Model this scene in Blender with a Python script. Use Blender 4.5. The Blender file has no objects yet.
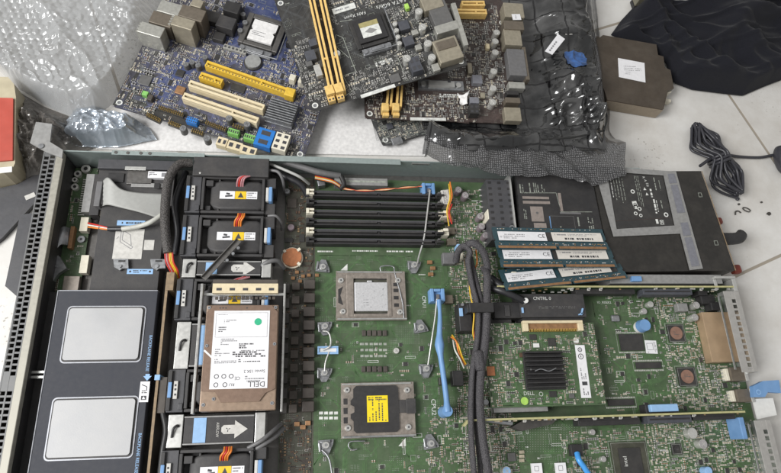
import bpy, math, random
from mathutils import Vector, Matrix, noise
rnd = random.Random(7)
SC = bpy.context.scene
COL = SC.collection
# ------------------------------------------------------------------ camera
FPX = 580.0
H = 0.655
def _n(v): return v.normalized()
cx_ = _n(Vector((4600-390.5, -(290-236.5), -FPX)))
cy_ = Vector((330-390.5, -(-1360-236.5), -FPX)); cy_ = _n(cy_ - cx_*cx_.dot(cy_))
cz_ = cx_.cross(cy_)
RC = Matrix((cx_, cy_, cz_))           # world = RC @ cam
CAMP = Vector((0, 0, H))
cd = bpy.data.cameras.new('camera'); cam = bpy.data.objects.new('camera', cd); COL.objects.link(cam)
cam.matrix_world = Matrix.Translation(CAMP) @ RC.to_4x4()
cd.sensor_width = 36; cd.lens = FPX/781*36; cd.clip_start = .01; cd.clip_end = 60
SC.camera = cam
def ray(u, v): return RC @ Vector((u-390.5, -(v-236.5), -FPX))
def W(u, v, z):
    d = ray(u, v); return CAMP + d*((z-H)/d.z)
# ------------------------------------------------------------------ materials
def S(r, g, b):
    f = lambda c: (c/255/12.92) if c/255 <= .04045 else ((c/255+.055)/1.055)**2.4
    return (f(r), f(g), f(b))
MATS = {}
def mat(name, col, rough=.5, metal=0., var=.12, vs=250, bump=0., bs=900, dust=0., alpha=1., coat=0., dcol=(.26,.235,.2), emit=0):
    m = bpy.data.materials.new(name); m.use_nodes = True
    nt = m.node_tree; N = nt.nodes; Lk = nt.links; p = N['Principled BSDF']
    tc = N.new('ShaderNodeTexCoord')
    nz = N.new('ShaderNodeTexNoise'); nz.inputs['Scale'].default_value = vs; nz.inputs['Detail'].default_value = 5
    Lk.new(tc.outputs['Object'], nz.inputs['Vector'])
    mr = N.new('ShaderNodeMapRange'); mr.inputs[1].default_value = .3; mr.inputs[2].default_value = .7
    mr.inputs[3].default_value = 1-var; mr.inputs[4].default_value = 1+var
    Lk.new(nz.outputs['Fac'], mr.inputs[0])
    vm = N.new('ShaderNodeVectorMath'); vm.operation = 'SCALE'; vm.inputs[0].default_value = col
    Lk.new(mr.outputs[0], vm.inputs['Scale'])
    out = vm.outputs[0]
    if dust > 0:
        n2 = N.new('ShaderNodeTexNoise'); n2.inputs['Scale'].default_value = 45; n2.inputs['Detail'].default_value = 8; n2.inputs['Roughness'].default_value = .75
        Lk.new(tc.outputs['Object'], n2.inputs['Vector'])
        r2 = N.new('ShaderNodeMapRange'); r2.inputs[1].default_value = .42; r2.inputs[2].default_value = .78; r2.inputs[3].default_value = dust*.25; r2.inputs[4].default_value = dust
        Lk.new(n2.outputs['Fac'], r2.inputs[0])
        mx = N.new('ShaderNodeMix'); mx.data_type = 'RGBA'
        Lk.new(r2.outputs[0], mx.inputs[0]); Lk.new(out, mx.inputs[6]); mx.inputs[7].default_value = (*dcol, 1)
        out = mx.outputs[2]
    Lk.new(out, p.inputs['Base Color'])
    p.inputs['Roughness'].default_value = rough; p.inputs['Metallic'].default_value = metal
    p.inputs['Alpha'].default_value = alpha; p.inputs['Coat Weight'].default_value = coat
    rr = N.new('ShaderNodeMapRange'); rr.inputs[3].default_value = max(.03, rough-.1); rr.inputs[4].default_value = min(1, rough+.12)
    Lk.new(nz.outputs['Fac'], rr.inputs[0]); Lk.new(rr.outputs[0], p.inputs['Roughness'])
    if bump > 0:
        nb = N.new('ShaderNodeTexNoise'); nb.inputs['Scale'].default_value = bs; nb.inputs['Detail'].default_value = 3
        Lk.new(tc.outputs['Object'], nb.inputs['Vector'])
        bp = N.new('ShaderNodeBump'); bp.inputs['Strength'].default_value = bump; bp.inputs['Distance'].default_value = .001
        Lk.new(nb.outputs['Fac'], bp.inputs['Height']); Lk.new(bp.outputs[0], p.inputs['Normal'])
    MATS[name] = m; return m
mat('pcb_green', (.043,.089,.034), .42, dust=.24, vs=80, var=.2)
mat('pcb_trace', (.080,.155,.062), .4, var=.2)
mat('pcb_dark', (.030,.034,.020), .5, dust=.3, vs=80, var=.25)
mat('pcb_riser', (.025,.055,.022), .5)
mat('pcb_edge', (.42,.40,.20), .5)
mat('pcb_black', (.022,.023,.024), .4, dust=.16, vs=90, var=.25)
mat('trace_black', (.075,.077,.078), .4)
mat('pcb_brown', (.040,.027,.025), .4, dust=.14, vs=90, var=.25)
mat('trace_brown', (.09,.066,.06), .4)
mat('pcb_navy', (.034,.036,.058), .42, dust=.32, vs=90, var=.25)
mat('tray_steel', (.40,.40,.39), .4, .6, dust=.2)
mat('pcb_blue', (.022,.044,.15), .42, dust=.32, vs=90, var=.25)
mat('trace_blue', (.11,.12,.21), .4)
mat('silk', (.62,.63,.60), .6, var=.2)
mat('silk_dim', (.30,.32,.28), .6, var=.3)
mat('black', (.017,.017,.019), .48, bump=.06, dust=.10)
mat('black_matte', (.026,.026,.029), .6, bump=.1, dust=.18)
mat('black_dusty', (.030,.029,.029), .6, bump=.1, dust=.25)
mat('charcoal', (.052,.053,.060), .45, bump=.08, dust=.1, var=.08)
mat('strip_grey', (.125,.13,.135), .5, .2, dust=.25)
mat('slate', (.055,.06,.075), .5, dust=.12)
mat('dark_brown', (.045,.036,.03), .55, dust=.25)
mat('choke', (.045,.036,.032), .5, dust=.25)
mat('steel', (.52,.53,.52), .35, .75, bump=.05, dust=.15, dcol=(.4,.38,.34))
mat('steel_bright', (.58,.58,.56), .34, .65, var=.06, dust=.1, dcol=(.5,.48,.44))
mat('rear_steel', (.46,.45,.43), .4, .5, var=.08, dust=.25, dcol=(.36,.34,.30))
mat('steel_wall', (.32,.38,.37), .42, .45, var=.08, dust=.15, dcol=(.4,.4,.38))
mat('steel_warm', (.33,.29,.255), .4, .6, dust=.25, var=.2)
mat('steel_dark', (.16,.155,.15), .4, .7, dust=.2)
mat('zinc', (.33,.34,.355), .36, .75, var=.2, dust=.12)
mat('rail_cream', (.33,.32,.275), .5, .3, var=.12, dust=.3)
mat('solder', (.62,.61,.58), .38, .35, var=.3)
mat('tan_smd', (.25,.17,.09), .5, var=.3)
mat('cream_smd', (.45,.40,.30), .5, var=.3)
mat('brown_smd', (.11,.065,.04), .5, var=.3)
mat('chip', (.022,.022,.023), .45, dust=.15)
mat('chip_grey', (.10,.10,.10), .5, dust=.15)
mat('gold', (.62,.43,.12), .35, .7)
mat('contacts', (.30,.165,.08), .45, .3, var=.2)
mat('copper', (.46,.185,.085), .42, .45, var=.15)
mat('copper_tape', (.44,.315,.20), .4, .35, var=.12, vs=60)
mat('chip_copper', (.26,.15,.11), .55, .1, var=.15)
mat('white', (.72,.72,.70), .55, var=.05, dust=.08)
mat('label', (.76,.76,.78), .5, var=.05, dust=.08)
mat('label_dirty', (.55,.54,.51), .55, var=.12, dust=.2)
mat('ink', (.05,.05,.055), .6)
mat('ink_grey', (.22,.22,.23), .6)
mat('yellow', (.75,.50,.02), .5, var=.08)
mat('yellow_slot', (.72,.47,.045), .42, var=.12, dust=.12)
mat('yellow_bright', (.80,.62,.01), .5, var=.04)
mat('dimm_gold', (.74,.50,.17), .42, var=.12, dust=.1)
mat('cream', (.70,.60,.40), .45, var=.08, dust=.15)
mat('ivory', (.72,.68,.56), .45, var=.06, dust=.12)
mat('blue', (.14,.30,.56), .45, var=.12, vs=90, dust=.22)
mat('blue_pale', (.27,.46,.72), .45, var=.06, dust=.12)
mat('blue_sata', (.02,.17,.52), .4)
mat('blue_cable', (.06,.30,.70), .35)
mat('green_dot', (.03,.42,.22), .5)
mat('lime_dot', (.38,.62,.12), .5)
mat('green_con', (.20,.46,.12), .5)
mat('lilac_cap', (.30,.24,.27), .35, .4, var=.15)
mat('cap_top', (.58,.56,.56), .28, .75)
mat('can', (.66,.66,.63), .28, .6, var=.1, dust=.15)
mat('grey_plastic', (.13,.13,.135), .5, dust=.15)
mat('port_beige', (.36,.325,.25), .42, .45, dust=.2)
mat('port_steel', (.50,.50,.46), .35, .6, dust=.2)
mat('port_brown', (.16,.135,.105), .45, .4, dust=.2)
mat('olive_label', (.33,.29,.13), .5)
mat('cpu_cap', (.56,.56,.57), .45, .35, var=.08, vs=500)
mat('hdd_tan', (.205,.135,.098), .42, .3, var=.07, dust=.1, bump=.06)
mat('hdd_body', (.30,.215,.155), .42, .35, var=.1, dust=.15)
mat('panel_silver', (.37,.375,.385), .55, .25, var=.08, vs=35, dust=.38, dcol=(.48,.47,.45), bump=.05)
mat('panel_frame', (.030,.033,.044), .7, var=.06, dust=.05, bump=.08, bs=2500)
mat('panel_edge', (.36,.37,.40), .4, .3)
mat('ribbon', (.36,.365,.35), .5, var=.05, dust=.15)
mat('cable_white', (.44,.44,.40), .5)
mat('cable_black', (.020,.020,.023), .42)
mat('cord', (.035,.035,.042), .35, var=.1)
mat('wire_red', (.50,.03,.02), .45); mat('wire_yellow', (.66,.42,.03), .45); mat('wire_orange', (.66,.20,.03), .45)
mat('wire_white', (.6,.6,.56), .45); mat('wire_pink', (.42,.20,.22), .45); mat('wire_black', (.02,.02,.02), .45)
mat('tan_edge', (.24,.165,.09), .6, var=.25, dust=.3)
mat('brown_case', (.068,.052,.038), .42, .35, var=.14, vs=60, dust=.22, bump=.06)
mat('brown_case_side', (.30,.25,.19), .4, .4, var=.08)
mat('red_plastic', (.44,.065,.042), .5, var=.12, vs=40, dust=.1)
mat('amber_film', (.46,.41,.29), .35, var=.12, vs=60, dust=.1)
mat('tag_red', (.20,.035,.02), .45)
mat('olive_leg', (.16,.15,.11), .5)
mat('grey_frame', (.30,.30,.295), .45, .3, dust=.15)
mat('lav_grey', (.20,.205,.235), .45, .2, dust=.12)
mat('psu_black', (.018,.017,.016), .38, .2, dust=.14, bump=.05)
mat('tan_print', (.24,.205,.185), .5)
mat('dimm_pcb', (.028,.062,.075), .4, var=.15)
mat('label_cream', (.66,.63,.58), .5, var=.05)
mat('debris', (.05,.045,.04), .6)
mat('paper', (.72,.71,.70), .7)
def braid(name, c1, c2, sc):
    m = mat(name, c1, .55); nt = m.node_tree; N = nt.nodes; Lk = nt.links; p = N['Principled BSDF']
    tc = [n for n in N if n.type == 'TEX_COORD'][0]
    ck = N.new('ShaderNodeTexVoronoi'); ck.inputs['Scale'].default_value = sc
    Lk.new(tc.outputs['Object'], ck.inputs['Vector'])
    r = N.new('ShaderNodeValToRGB'); r.color_ramp.elements[0].position = .15; r.color_ramp.elements[1].position = .6
    r.color_ramp.elements[0].color = (*c2, 1); r.color_ramp.elements[1].color = (*c1, 1)
    Lk.new(ck.outputs['Distance'], r.inputs[0]); Lk.new(r.outputs[0], p.inputs['Base Color'])
    b = N.new('ShaderNodeBump'); b.inputs['Strength'].default_value = .6; b.inputs['Distance'].default_value = .001; b.invert = True
    Lk.new(ck.outputs['Distance'], b.inputs['Height']); Lk.new(b.outputs[0], p.inputs['Normal'])
braid('braid_grey', (.040,.038,.042), (.115,.108,.115), 1100)
braid('braid_dark', (.035,.032,.030), (.12,.11,.105), 750)
# ------------------------------------------------------------------ mesh builder
TX = {}
def text_mesh(s):
    if s not in TX:
        cu = bpy.data.curves.new('lettering', 'FONT'); cu.body = s; cu.size = 1; cu.resolution_u = 2; cu.align_x = 'CENTER'; cu.align_y = 'CENTER'
        o = bpy.data.objects.new('lettering', cu); COL.objects.link(o)
        dg = bpy.context.evaluated_depsgraph_get(); dg.update()
        me = bpy.data.meshes.new_from_object(o.evaluated_get(dg))
        TX[s] = ([v.co.copy() for v in me.vertices], [tuple(p.vertices) for p in me.polygons])
        bpy.data.objects.remove(o); bpy.data.curves.remove(cu); bpy.data.meshes.remove(me)
    return TX[s]
def smooth_path(pts, k=6):
    P = [Vector(p) for p in pts]
    if len(P) < 3: return P
    Q = [2*P[0]-P[1]] + P + [2*P[-1]-P[-2]]; out = []
    for i in range(1, len(Q)-2):
        for j in range(k):
            t = j/k; a, b, c, d = Q[i-1:i+3]
            out.append(.5*((2*b)+(c-a)*t+(2*a-5*b+4*c-d)*t*t+(3*b-a-3*c+d)*t**3))
    out.append(P[-1]); return out
class MB:
    def __init__(s, *mats): s.v = []; s.f = []; s.m = []; s.mats = list(mats); s.M = Matrix(); s.sm = set()
    def mi(s, m):
        if isinstance(m, int): return m
        if m not in s.mats: s.mats.append(m)
        return s.mats.index(m)
    def add(s, vs, fs, m=0, smooth=False):
        k = len(s.v); m = s.mi(m); s.v += [s.M @ Vector(v) for v in vs]
        for f in fs:
            if smooth: s.sm.add(len(s.f))
            s.f.append(tuple(i+k for i in f)); s.m.append(m)
    def box(s, x0, y0, z0, x1, y1, z1, m=0, rot=0, top=1.0):
        if x0 > x1: x0, x1 = x1, x0
        if y0 > y1: y0, y1 = y1, y0
        cx, cy = (x0+x1)/2, (y0+y1)/2; c, sn = math.cos(rot), math.sin(rot); vs = []
        for z, k in ((z0, 1), (z1, top)):
            for x, y in ((x0, y0), (x1, y0), (x1, y1), (x0, y1)):
                dx, dy = (x-cx)*k, (y-cy)*k; vs.append((cx+dx*c-dy*sn, cy+dx*sn+dy*c, z))
        s.add(vs, [(3,2,1,0), (4,5,6,7), (0,1,5,4), (1,2,6,5), (2,3,7,6), (3,0,4,7)], m)
    def bc(s, x, y, w, d, z0, z1, m=0, rot=0, top=1.0): s.box(x-w/2, y-d/2, z0, x+w/2, y+d/2, z1, m, rot, top)
    def quad(s, x0, y0, x1, y1, z, m=0):
        s.add([(x0,y0,z),(x1,y0,z),(x1,y1,z),(x0,y1,z)], [(0,1,2,3)], m)
    def poly(s, pts, z, m=0): s.add([(p[0], p[1], z) for p in pts], [tuple(range(len(pts)))], m)
    def prism(s, pts, z0, z1, m=0, ms=None):
        a = sum(pts[i][0]*pts[(i+1) % len(pts)][1]-pts[(i+1) % len(pts)][0]*pts[i][1] for i in range(len(pts)))
        if a < 0: pts = pts[::-1]
        n = len(pts); vs = [(p[0], p[1], z0) for p in pts]+[(p[0], p[1], z1) for p in pts]
        s.add(vs, [tuple(range(n-1, -1, -1)), tuple(range(n, 2*n))], m)
        s.add(vs, [(i, (i+1) % n, n+(i+1) % n, n+i) for i in range(n)], m if ms is None else ms)
    def cyl(s, x, y, z0, z1, r, r1=None, n=16, m=0, mt=None):
        r1 = r if r1 is None else r1
        a = [(math.cos(2*math.pi*i/n), math.sin(2*math.pi*i/n)) for i in range(n)]
        vs = [(x+r*p[0], y+r*p[1], z0) for p in a]+[(x+r1*p[0], y+r1*p[1], z1) for p in a]
        s.add(vs, [(i, (i+1) % n, n+(i+1) % n, n+i) for i in range(n)], m, True)
        s.add(vs, [tuple(range(n-1, -1, -1)), tuple(range(n, 2*n))], m if mt is None else mt)
    def disc(s, x, y, z, r, m=0, n=16, ry=None):
        ry = ry or r
        s.add([(x+r*math.cos(2*math.pi*i/n), y+ry*math.sin(2*math.pi*i/n), z) for i in range(n)], [tuple(range(n))], m)
    def ring(s, x, y, z, r, w, m=0, n=18):
        vs = []
        for i in range(n):
            c, q = math.cos(2*math.pi*i/n), math.sin(2*math.pi*i/n); vs += [(x+r*c, y+r*q, z), (x+(r+w)*c, y+(r+w)*q, z)]
        s.add(vs, [(2*i, 2*i+1, (2*i+3) % (2*n), (2*i+2) % (2*n)) for i in range(n)], m)
    def tube(s, pts, r, m=0, n=8, k=6, flat=1.0, caps=True):
        P = smooth_path(pts, k); vs = []; up = Vector((0, 0, 1)); N = len(P)
        for i in range(N):
            t = (P[min(i+1, N-1)]-P[max(i-1, 0)])
            t = t.normalized() if t.length > 0 else Vector((1, 0, 0))
            if i == 0:
                a = t.cross(up)
                if a.length < .1: a = t.cross(Vector((1, 0, 0)))
            else: a = a - t*a.dot(t)
            a.normalize(); b = t.cross(a)
            rr = r(i/(N-1)) if callable(r) else r
            for j in range(n):
                q = 2*math.pi*j/n; vs.append(P[i]+a*(math.cos(q)*rr)+b*(math.sin(q)*rr*flat))
        fs = [(i*n+j, i*n+(j+1) % n, (i+1)*n+(j+1) % n, (i+1)*n+j) for i in range(N-1) for j in range(n)]
        s.add(vs, fs, m, True)
        if caps: s.add(vs, [tuple(range(n-1, -1, -1)), tuple((N-1)*n+j for j in range(n))], m)
    def text(s, t, x, y, z, size, m=0, rot=0, sx=1.0):
        vs, fs = text_mesh(t); c, q = math.cos(rot), math.sin(rot)
        s.add([(x+(v.x*sx*c-v.y*q)*size, y+(v.x*sx*q+v.y*c)*size, z) for v in vs], fs, m)
    def dashes(s, x0, y0, x1, y1, rows, z, m=0, fill=.55, seed=0):
        r = random.Random(seed+int(abs(x0*1e5))+rows)
        vert = rows < 0; rows = abs(rows)
        for i in range(rows):
            t = (i+.5)/rows; p = 0
            while p < 1:
                L = r.uniform(.02, .10); g = r.uniform(.012, .032)
                e = min(1, p+L)
                if r.random() < .9:
                    if vert:
                        xx = x0+(x1-x0)*t; w = abs(x1-x0)/rows*fill/2
                        s.quad(xx-w, y0+(y1-y0)*p, xx+w, y0+(y1-y0)*e, z, m)
                    else:
                        yy = y0+(y1-y0)*t; w = abs(y1-y0)/rows*fill/2
                        s.quad(x0+(x1-x0)*p, yy-w, x0+(x1-x0)*e, yy+w, z, m)
                p = e+g
                if r.random() < .06: break
    def frame(s, x0, y0, x1, y1, z, w, m=0):
        if x0 > x1: x0, x1 = x1, x0
        if y0 > y1: y0, y1 = y1, y0
        s.quad(x0, y0, x1, y0+w, z, m); s.quad(x0, y1-w, x1, y1, z, m); s.quad(x0, y0+w, x0+w, y1-w, z, m); s.quad(x1-w, y0+w, x1, y1-w, z, m)
    def line(s, pts, w, z, m=0):
        for (a, b) in zip(pts[:-1], pts[1:]):
            dx, dy = b[0]-a[0], b[1]-a[1]; L = math.hypot(dx, dy)
            if L < 1e-7: continue
            nx, ny = -dy/L*w/2, dx/L*w/2
            s.add([(a[0]-nx, a[1]-ny, z), (b[0]-nx, b[1]-ny, z), (b[0]+nx, b[1]+ny, z), (a[0]+nx, a[1]+ny, z)], [(0,1,2,3)], m)
    def build(s, name, parent=None, bev=0., label=None, kind=None, smooth=False, solid=0.):
        me = bpy.data.meshes.new(name); me.from_pydata([tuple(v) for v in s.v], [], s.f)
        for n in s.mats: me.materials.append(MATS[n])
        me.polygons.foreach_set('material_index', s.m)
        if smooth: me.polygons.foreach_set('use_smooth', [True]*len(s.f))
        elif s.sm: me.polygons.foreach_set('use_smooth', [i in s.sm for i in range(len(s.f))])
        me.update()
        o = bpy.data.objects.new(name, me); COL.objects.link(o)
        if parent is not None: o.parent = parent
        if label: o['label'] = label
        if kind: o['kind'] = kind
        if bev > 0:
            b = o.modifiers.new('bevel', 'BEVEL'); b.width = bev; b.segments = 2; b.limit_method = 'ANGLE'; b.angle_limit = .7; b.use_clamp_overlap = True
        if solid > 0:
            b = o.modifiers.new('solid', 'SOLIDIFY'); b.thickness = solid; b.offset = -1
        return o
# ------------------------------------------------------------------ things
class T:
    """an Empty at the thing's base with its own frame; L() turns a photo pixel into local x, y at local height h"""
    def __init__(s, name, label, cat, u, v, z, ang=0., group=None, M=None):
        if M is None: M = Matrix.Translation(W(u, v, z)) @ Matrix.Rotation(ang, 4, 'Z')
        s.M = M; s.I = M.inverted(); s.keep = []
        o = s.o = bpy.data.objects.new(name, None); COL.objects.link(o); o.empty_display_size = .02
        o.matrix_world = M; o['label'] = label; o['category'] = cat
        if group: o['group'] = group
    def L(s, u, v, h=0.):
        o = s.I @ CAMP; d = s.I.to_3x3() @ ray(u, v); p = o + d*((h-o.z)/d.z); return p.x, p.y
    def P(s, u, v, h=0.): return (*s.L(u, v, h), h)
    def rect(s, u0, v0, u1, v1, h):
        um, vm = (u0+u1)/2, (v0+v1)/2
        return s.L(u0, vm, h)[0], s.L(um, v1, h)[1], s.L(u1, vm, h)[0], s.L(um, v0, h)[1]
    def k(s, x0, y0, x1, y1, g=.0006): s.keep.append((min(x0, x1)-g, min(y0, y1)-g, max(x0, x1)+g, max(y0, y1)+g))
    def box(s, name, u0, v0, u1, v1, h0, h1, m, bev=.0004, parent=None, label=None, build=True, mb=None):
        x0, y0, x1, y1 = s.rect(u0, v0, u1, v1, h1)
        if h0 < .006: s.k(x0, y0, x1, y1)
        b = mb or MB(m); b.box(x0, y0, h0, x1, y1, h1, m)
        return b.build(name, parent or s.o, bev, label) if build else (b, x0, y0, x1, y1)
    def blk(s, name, u, v, w, d, h0, h1, m, bev=.0004, rot=0., parent=None, label=None, top=1.0):
        x, y = s.L(u, v, h1)
        if h0 < .006: s.k(x-w/2, y-d/2, x+w/2, y+d/2)
        b = MB(m); b.bc(x, y, w, d, h0, h1, m, rot, top); return b.build(name, parent or s.o, bev, label)
    def cap(s, u, v, r, h, side='can', topm='cap_top', h0=0., name='capacitor', label=None):
        x, y = s.L(u, v, h); s.k(x-r, y-r, x+r, y+r)
        b = MB(side, topm); b.cyl(x, y, h0, h-.0006, r, n=18, m=0); b.cyl(x, y, h-.0006, h, r*.9, r*.86, n=18, m=1)
        b.bc(x, y, r*1.2, r*.14, h, h+.0001, 0, .6); b.bc(x, y, r*.14, r*1.2, h+.0001, h+.0002, 0, .6)
        return b.build(name, s.o, 0, label)
def frame3(a, b, c):
    """right-handed frame at photo points a, b, c = (u, v, z): x along a->b, y towards c"""
    A, B, C = W(*a), W(*b), W(*c); ex = (B-A).normalized(); ez = ex.cross(C-A).normalized(); ey = ez.cross(ex)
    M = Matrix((ex, ey, ez)).transposed().to_4x4(); M.translation = A; return M, (B-A).length, (C-A).length
def tagmesh(o, label, cat, group=None): o['label'] = label; o['category'] = cat; (o.__setitem__('group', group) if group else None); return o
def hit(keep, x0, y0, x1, y1):
    for a in keep:
        if x0 < a[2] and x1 > a[0] and y0 < a[3] and y1 > a[1]: return True
    return False
def smds(t, rects, n, seed=1, name='tiny_components', sc=1.0, chips=True, ends='solder', mix=('tan_smd','chip','brown_smd','cream_smd')):
    """the uncountable tiny resistors and capacitors soldered over a board, in rows and clusters, clear of the bigger parts"""
    r = random.Random(seed); b = MB(ends, *mix, 'silk'); occ = list(t.keep); tot = sum(abs((q[2]-q[0])*(q[3]-q[1])) for q in rects)
    for (x0, y0, x1, y1) in rects:
        if x0 > x1: x0, x1 = x1, x0
        if y0 > y1: y0, y1 = y1, y0
        for _ in range(int(n*(x1-x0)*(y1-y0)/tot)):
            cx, cy = r.uniform(x0, x1), r.uniform(y0, y1); k = r.choice((1, 2, 2, 3, 4, 5, 6)); o = r.random() < .5
            big = r.random() < .25; w, d, h = ((.0022, .0013, .001) if big else (.0015, .0008, .0006)); w *= sc; d *= sc; h *= sc
            mm = r.choice(mix); step = d*1.7
            if chips and r.random() < .10:
                w, d, h, k, mm = r.uniform(.003, .006)*sc, r.uniform(.003, .005)*sc, .0012, 1, 'chip'
            ow = r.random() < .3
            for i in range(k):
                x, y = (cx, cy+i*step) if o else (cx+i*step, cy)
                ww, dd = (w, d) if o else (d, w)
                a = (x-ww/2, y-dd/2, x+ww/2, y+dd/2)
                if a[0] < x0 or a[2] > x1 or a[1] < y0 or a[3] > y1 or hit(occ, *a): continue
                occ.append((a[0]-.0002, a[1]-.0002, a[2]+.0002, a[3]+.0002))
                if mm == 'chip' and k == 1 and h == .0012:
                    b.bc(x, y, ww*.8, dd, 0, h, 'chip'); nl = max(3, int(dd/.0009))
                    for j in range(nl):
                        yy = y-dd/2+(j+.5)*dd/nl; b.bc(x, yy, ww*1.15, dd/nl*.5, 0, .0004, 0)
                else:
                    b.bc(x, y, ww, dd, 0, h*.9, 0)
                    if o: b.bc(x, y, ww*.55, dd*1.02, 0, h, mm)
                    else: b.bc(x, y, ww*1.02, dd*.55, 0, h, mm)
                if ow and i == 0: b.frame(x-ww*.75, y-dd*.75, x+ww*.75, y+dd*.75, .00012, .0002, 'silk')
        if r.random() < 2: pass
    return b.build(name, t.o, kind='stuff')
def routes(b, rects, n, m, seed=3, z=.0001, w=.00035, z2=None):
    """bundles of copper tracks with 45 degree bends, and vias, on top of a board mesh"""
    r = random.Random(seed); tot = sum(abs((q[2]-q[0])*(q[3]-q[1])) for q in rects)
    for (x0, y0, x1, y1) in rects:
        if x0 > x1: x0, x1 = x1, x0
        if y0 > y1: y0, y1 = y1, y0
        for _ in range(int(n*(x1-x0)*(y1-y0)/tot)):
            x, y = r.uniform(x0, x1), r.uniform(y0, y1); a = r.randrange(4)*2; k = r.randint(2, 7); pit = r.uniform(.0009, .0015)
            L = [r.uniform(.006, .03) for _ in range(3)]; turns = [r.choice((-1, 1)), r.choice((-1, 1))]
            zz = z+r.random()*.00003
            for i in range(k):
                an = a; px, py = x-math.sin(an*math.pi/4)*pit*i, y+math.cos(an*math.pi/4)*pit*i; pts = [(px, py)]
                for j in range(3):
                    l = L[j]+(i*pit*.41*(turns[j] if j < 2 else 0)); px += math.cos(an*math.pi/4)*l; py += math.sin(an*math.pi/4)*l
                    px = min(max(px, x0), x1); py = min(max(py, y0), y1); pts.append((px, py))
                    if j < 2: an += turns[j]
                b.line(pts, w, zz, m)
        for _ in range(int(n*1.2*(x1-x0)*(y1-y0)/tot)):
            x, y = r.uniform(x0, x1), r.uniform(y0, y1); nx, ny = r.randint(1, 6), r.randint(1, 4); p = r.uniform(.0014, .0022)
            for i in range(nx):
                for j in range(ny):
                    xx, yy = x+i*p, y+j*p
                    if xx < x1 and yy < y1: b.quad(xx-.00025, yy-.00025, xx+.00025, yy+.00025, z+.00005, 'silk_dim')
def coons(bt, tp, lf, rt, nu, nv, zf):
    """sheet between four photo-pixel outlines (bottom, top left->right; left, right bottom->top), height from zf(s, t, x, y)"""
    def rs(pl, n):
        P = [W(u, v, z) for u, v, z in pl]; d = [0]
        for a, b in zip(P[:-1], P[1:]): d.append(d[-1]+(b-a).length)
        out = []
        for i in range(n+1):
            q = d[-1]*i/n; j = 0
            while j < len(P)-2 and d[j+1] < q: j += 1
            f = (q-d[j])/max(1e-9, d[j+1]-d[j]); out.append(P[j].lerp(P[j+1], min(1, max(0, f))))
        return out
    B, TT, Lf, R = rs(bt, nu), rs(tp, nu), rs(lf, nv), rs(rt, nv); vs = []
    for j in range(nv+1):
        t = j/nv
        for i in range(nu+1):
            s = i/nu
            p = B[i]*(1-t)+TT[i]*t+Lf[j]*(1-s)+R[j]*s-(B[0]*(1-s)*(1-t)+B[nu]*s*(1-t)+TT[0]*(1-s)*t+TT[nu]*s*t)
            z = zf(s, t, p.x, p.y, p.z)
            vs.append((p.x, p.y, z))
    fs = [(j*(nu+1)+i, j*(nu+1)+i+1, (j+1)*(nu+1)+i+1, (j+1)*(nu+1)+i) for j in range(nv) for i in range(nu)]
    return vs, fs
def nz(x, y, sc, z=0.): return noise.noise(Vector((x*sc, y*sc, z)))
def ridge(x, y, sc, z=0.): return 1-min(1, abs(noise.noise(Vector((x*sc, y*sc, z))))*2.2)
def sstep(a, b, x):
    t = min(1, max(0, (x-a)/(b-a))); return t*t*(3-2*t)
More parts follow.
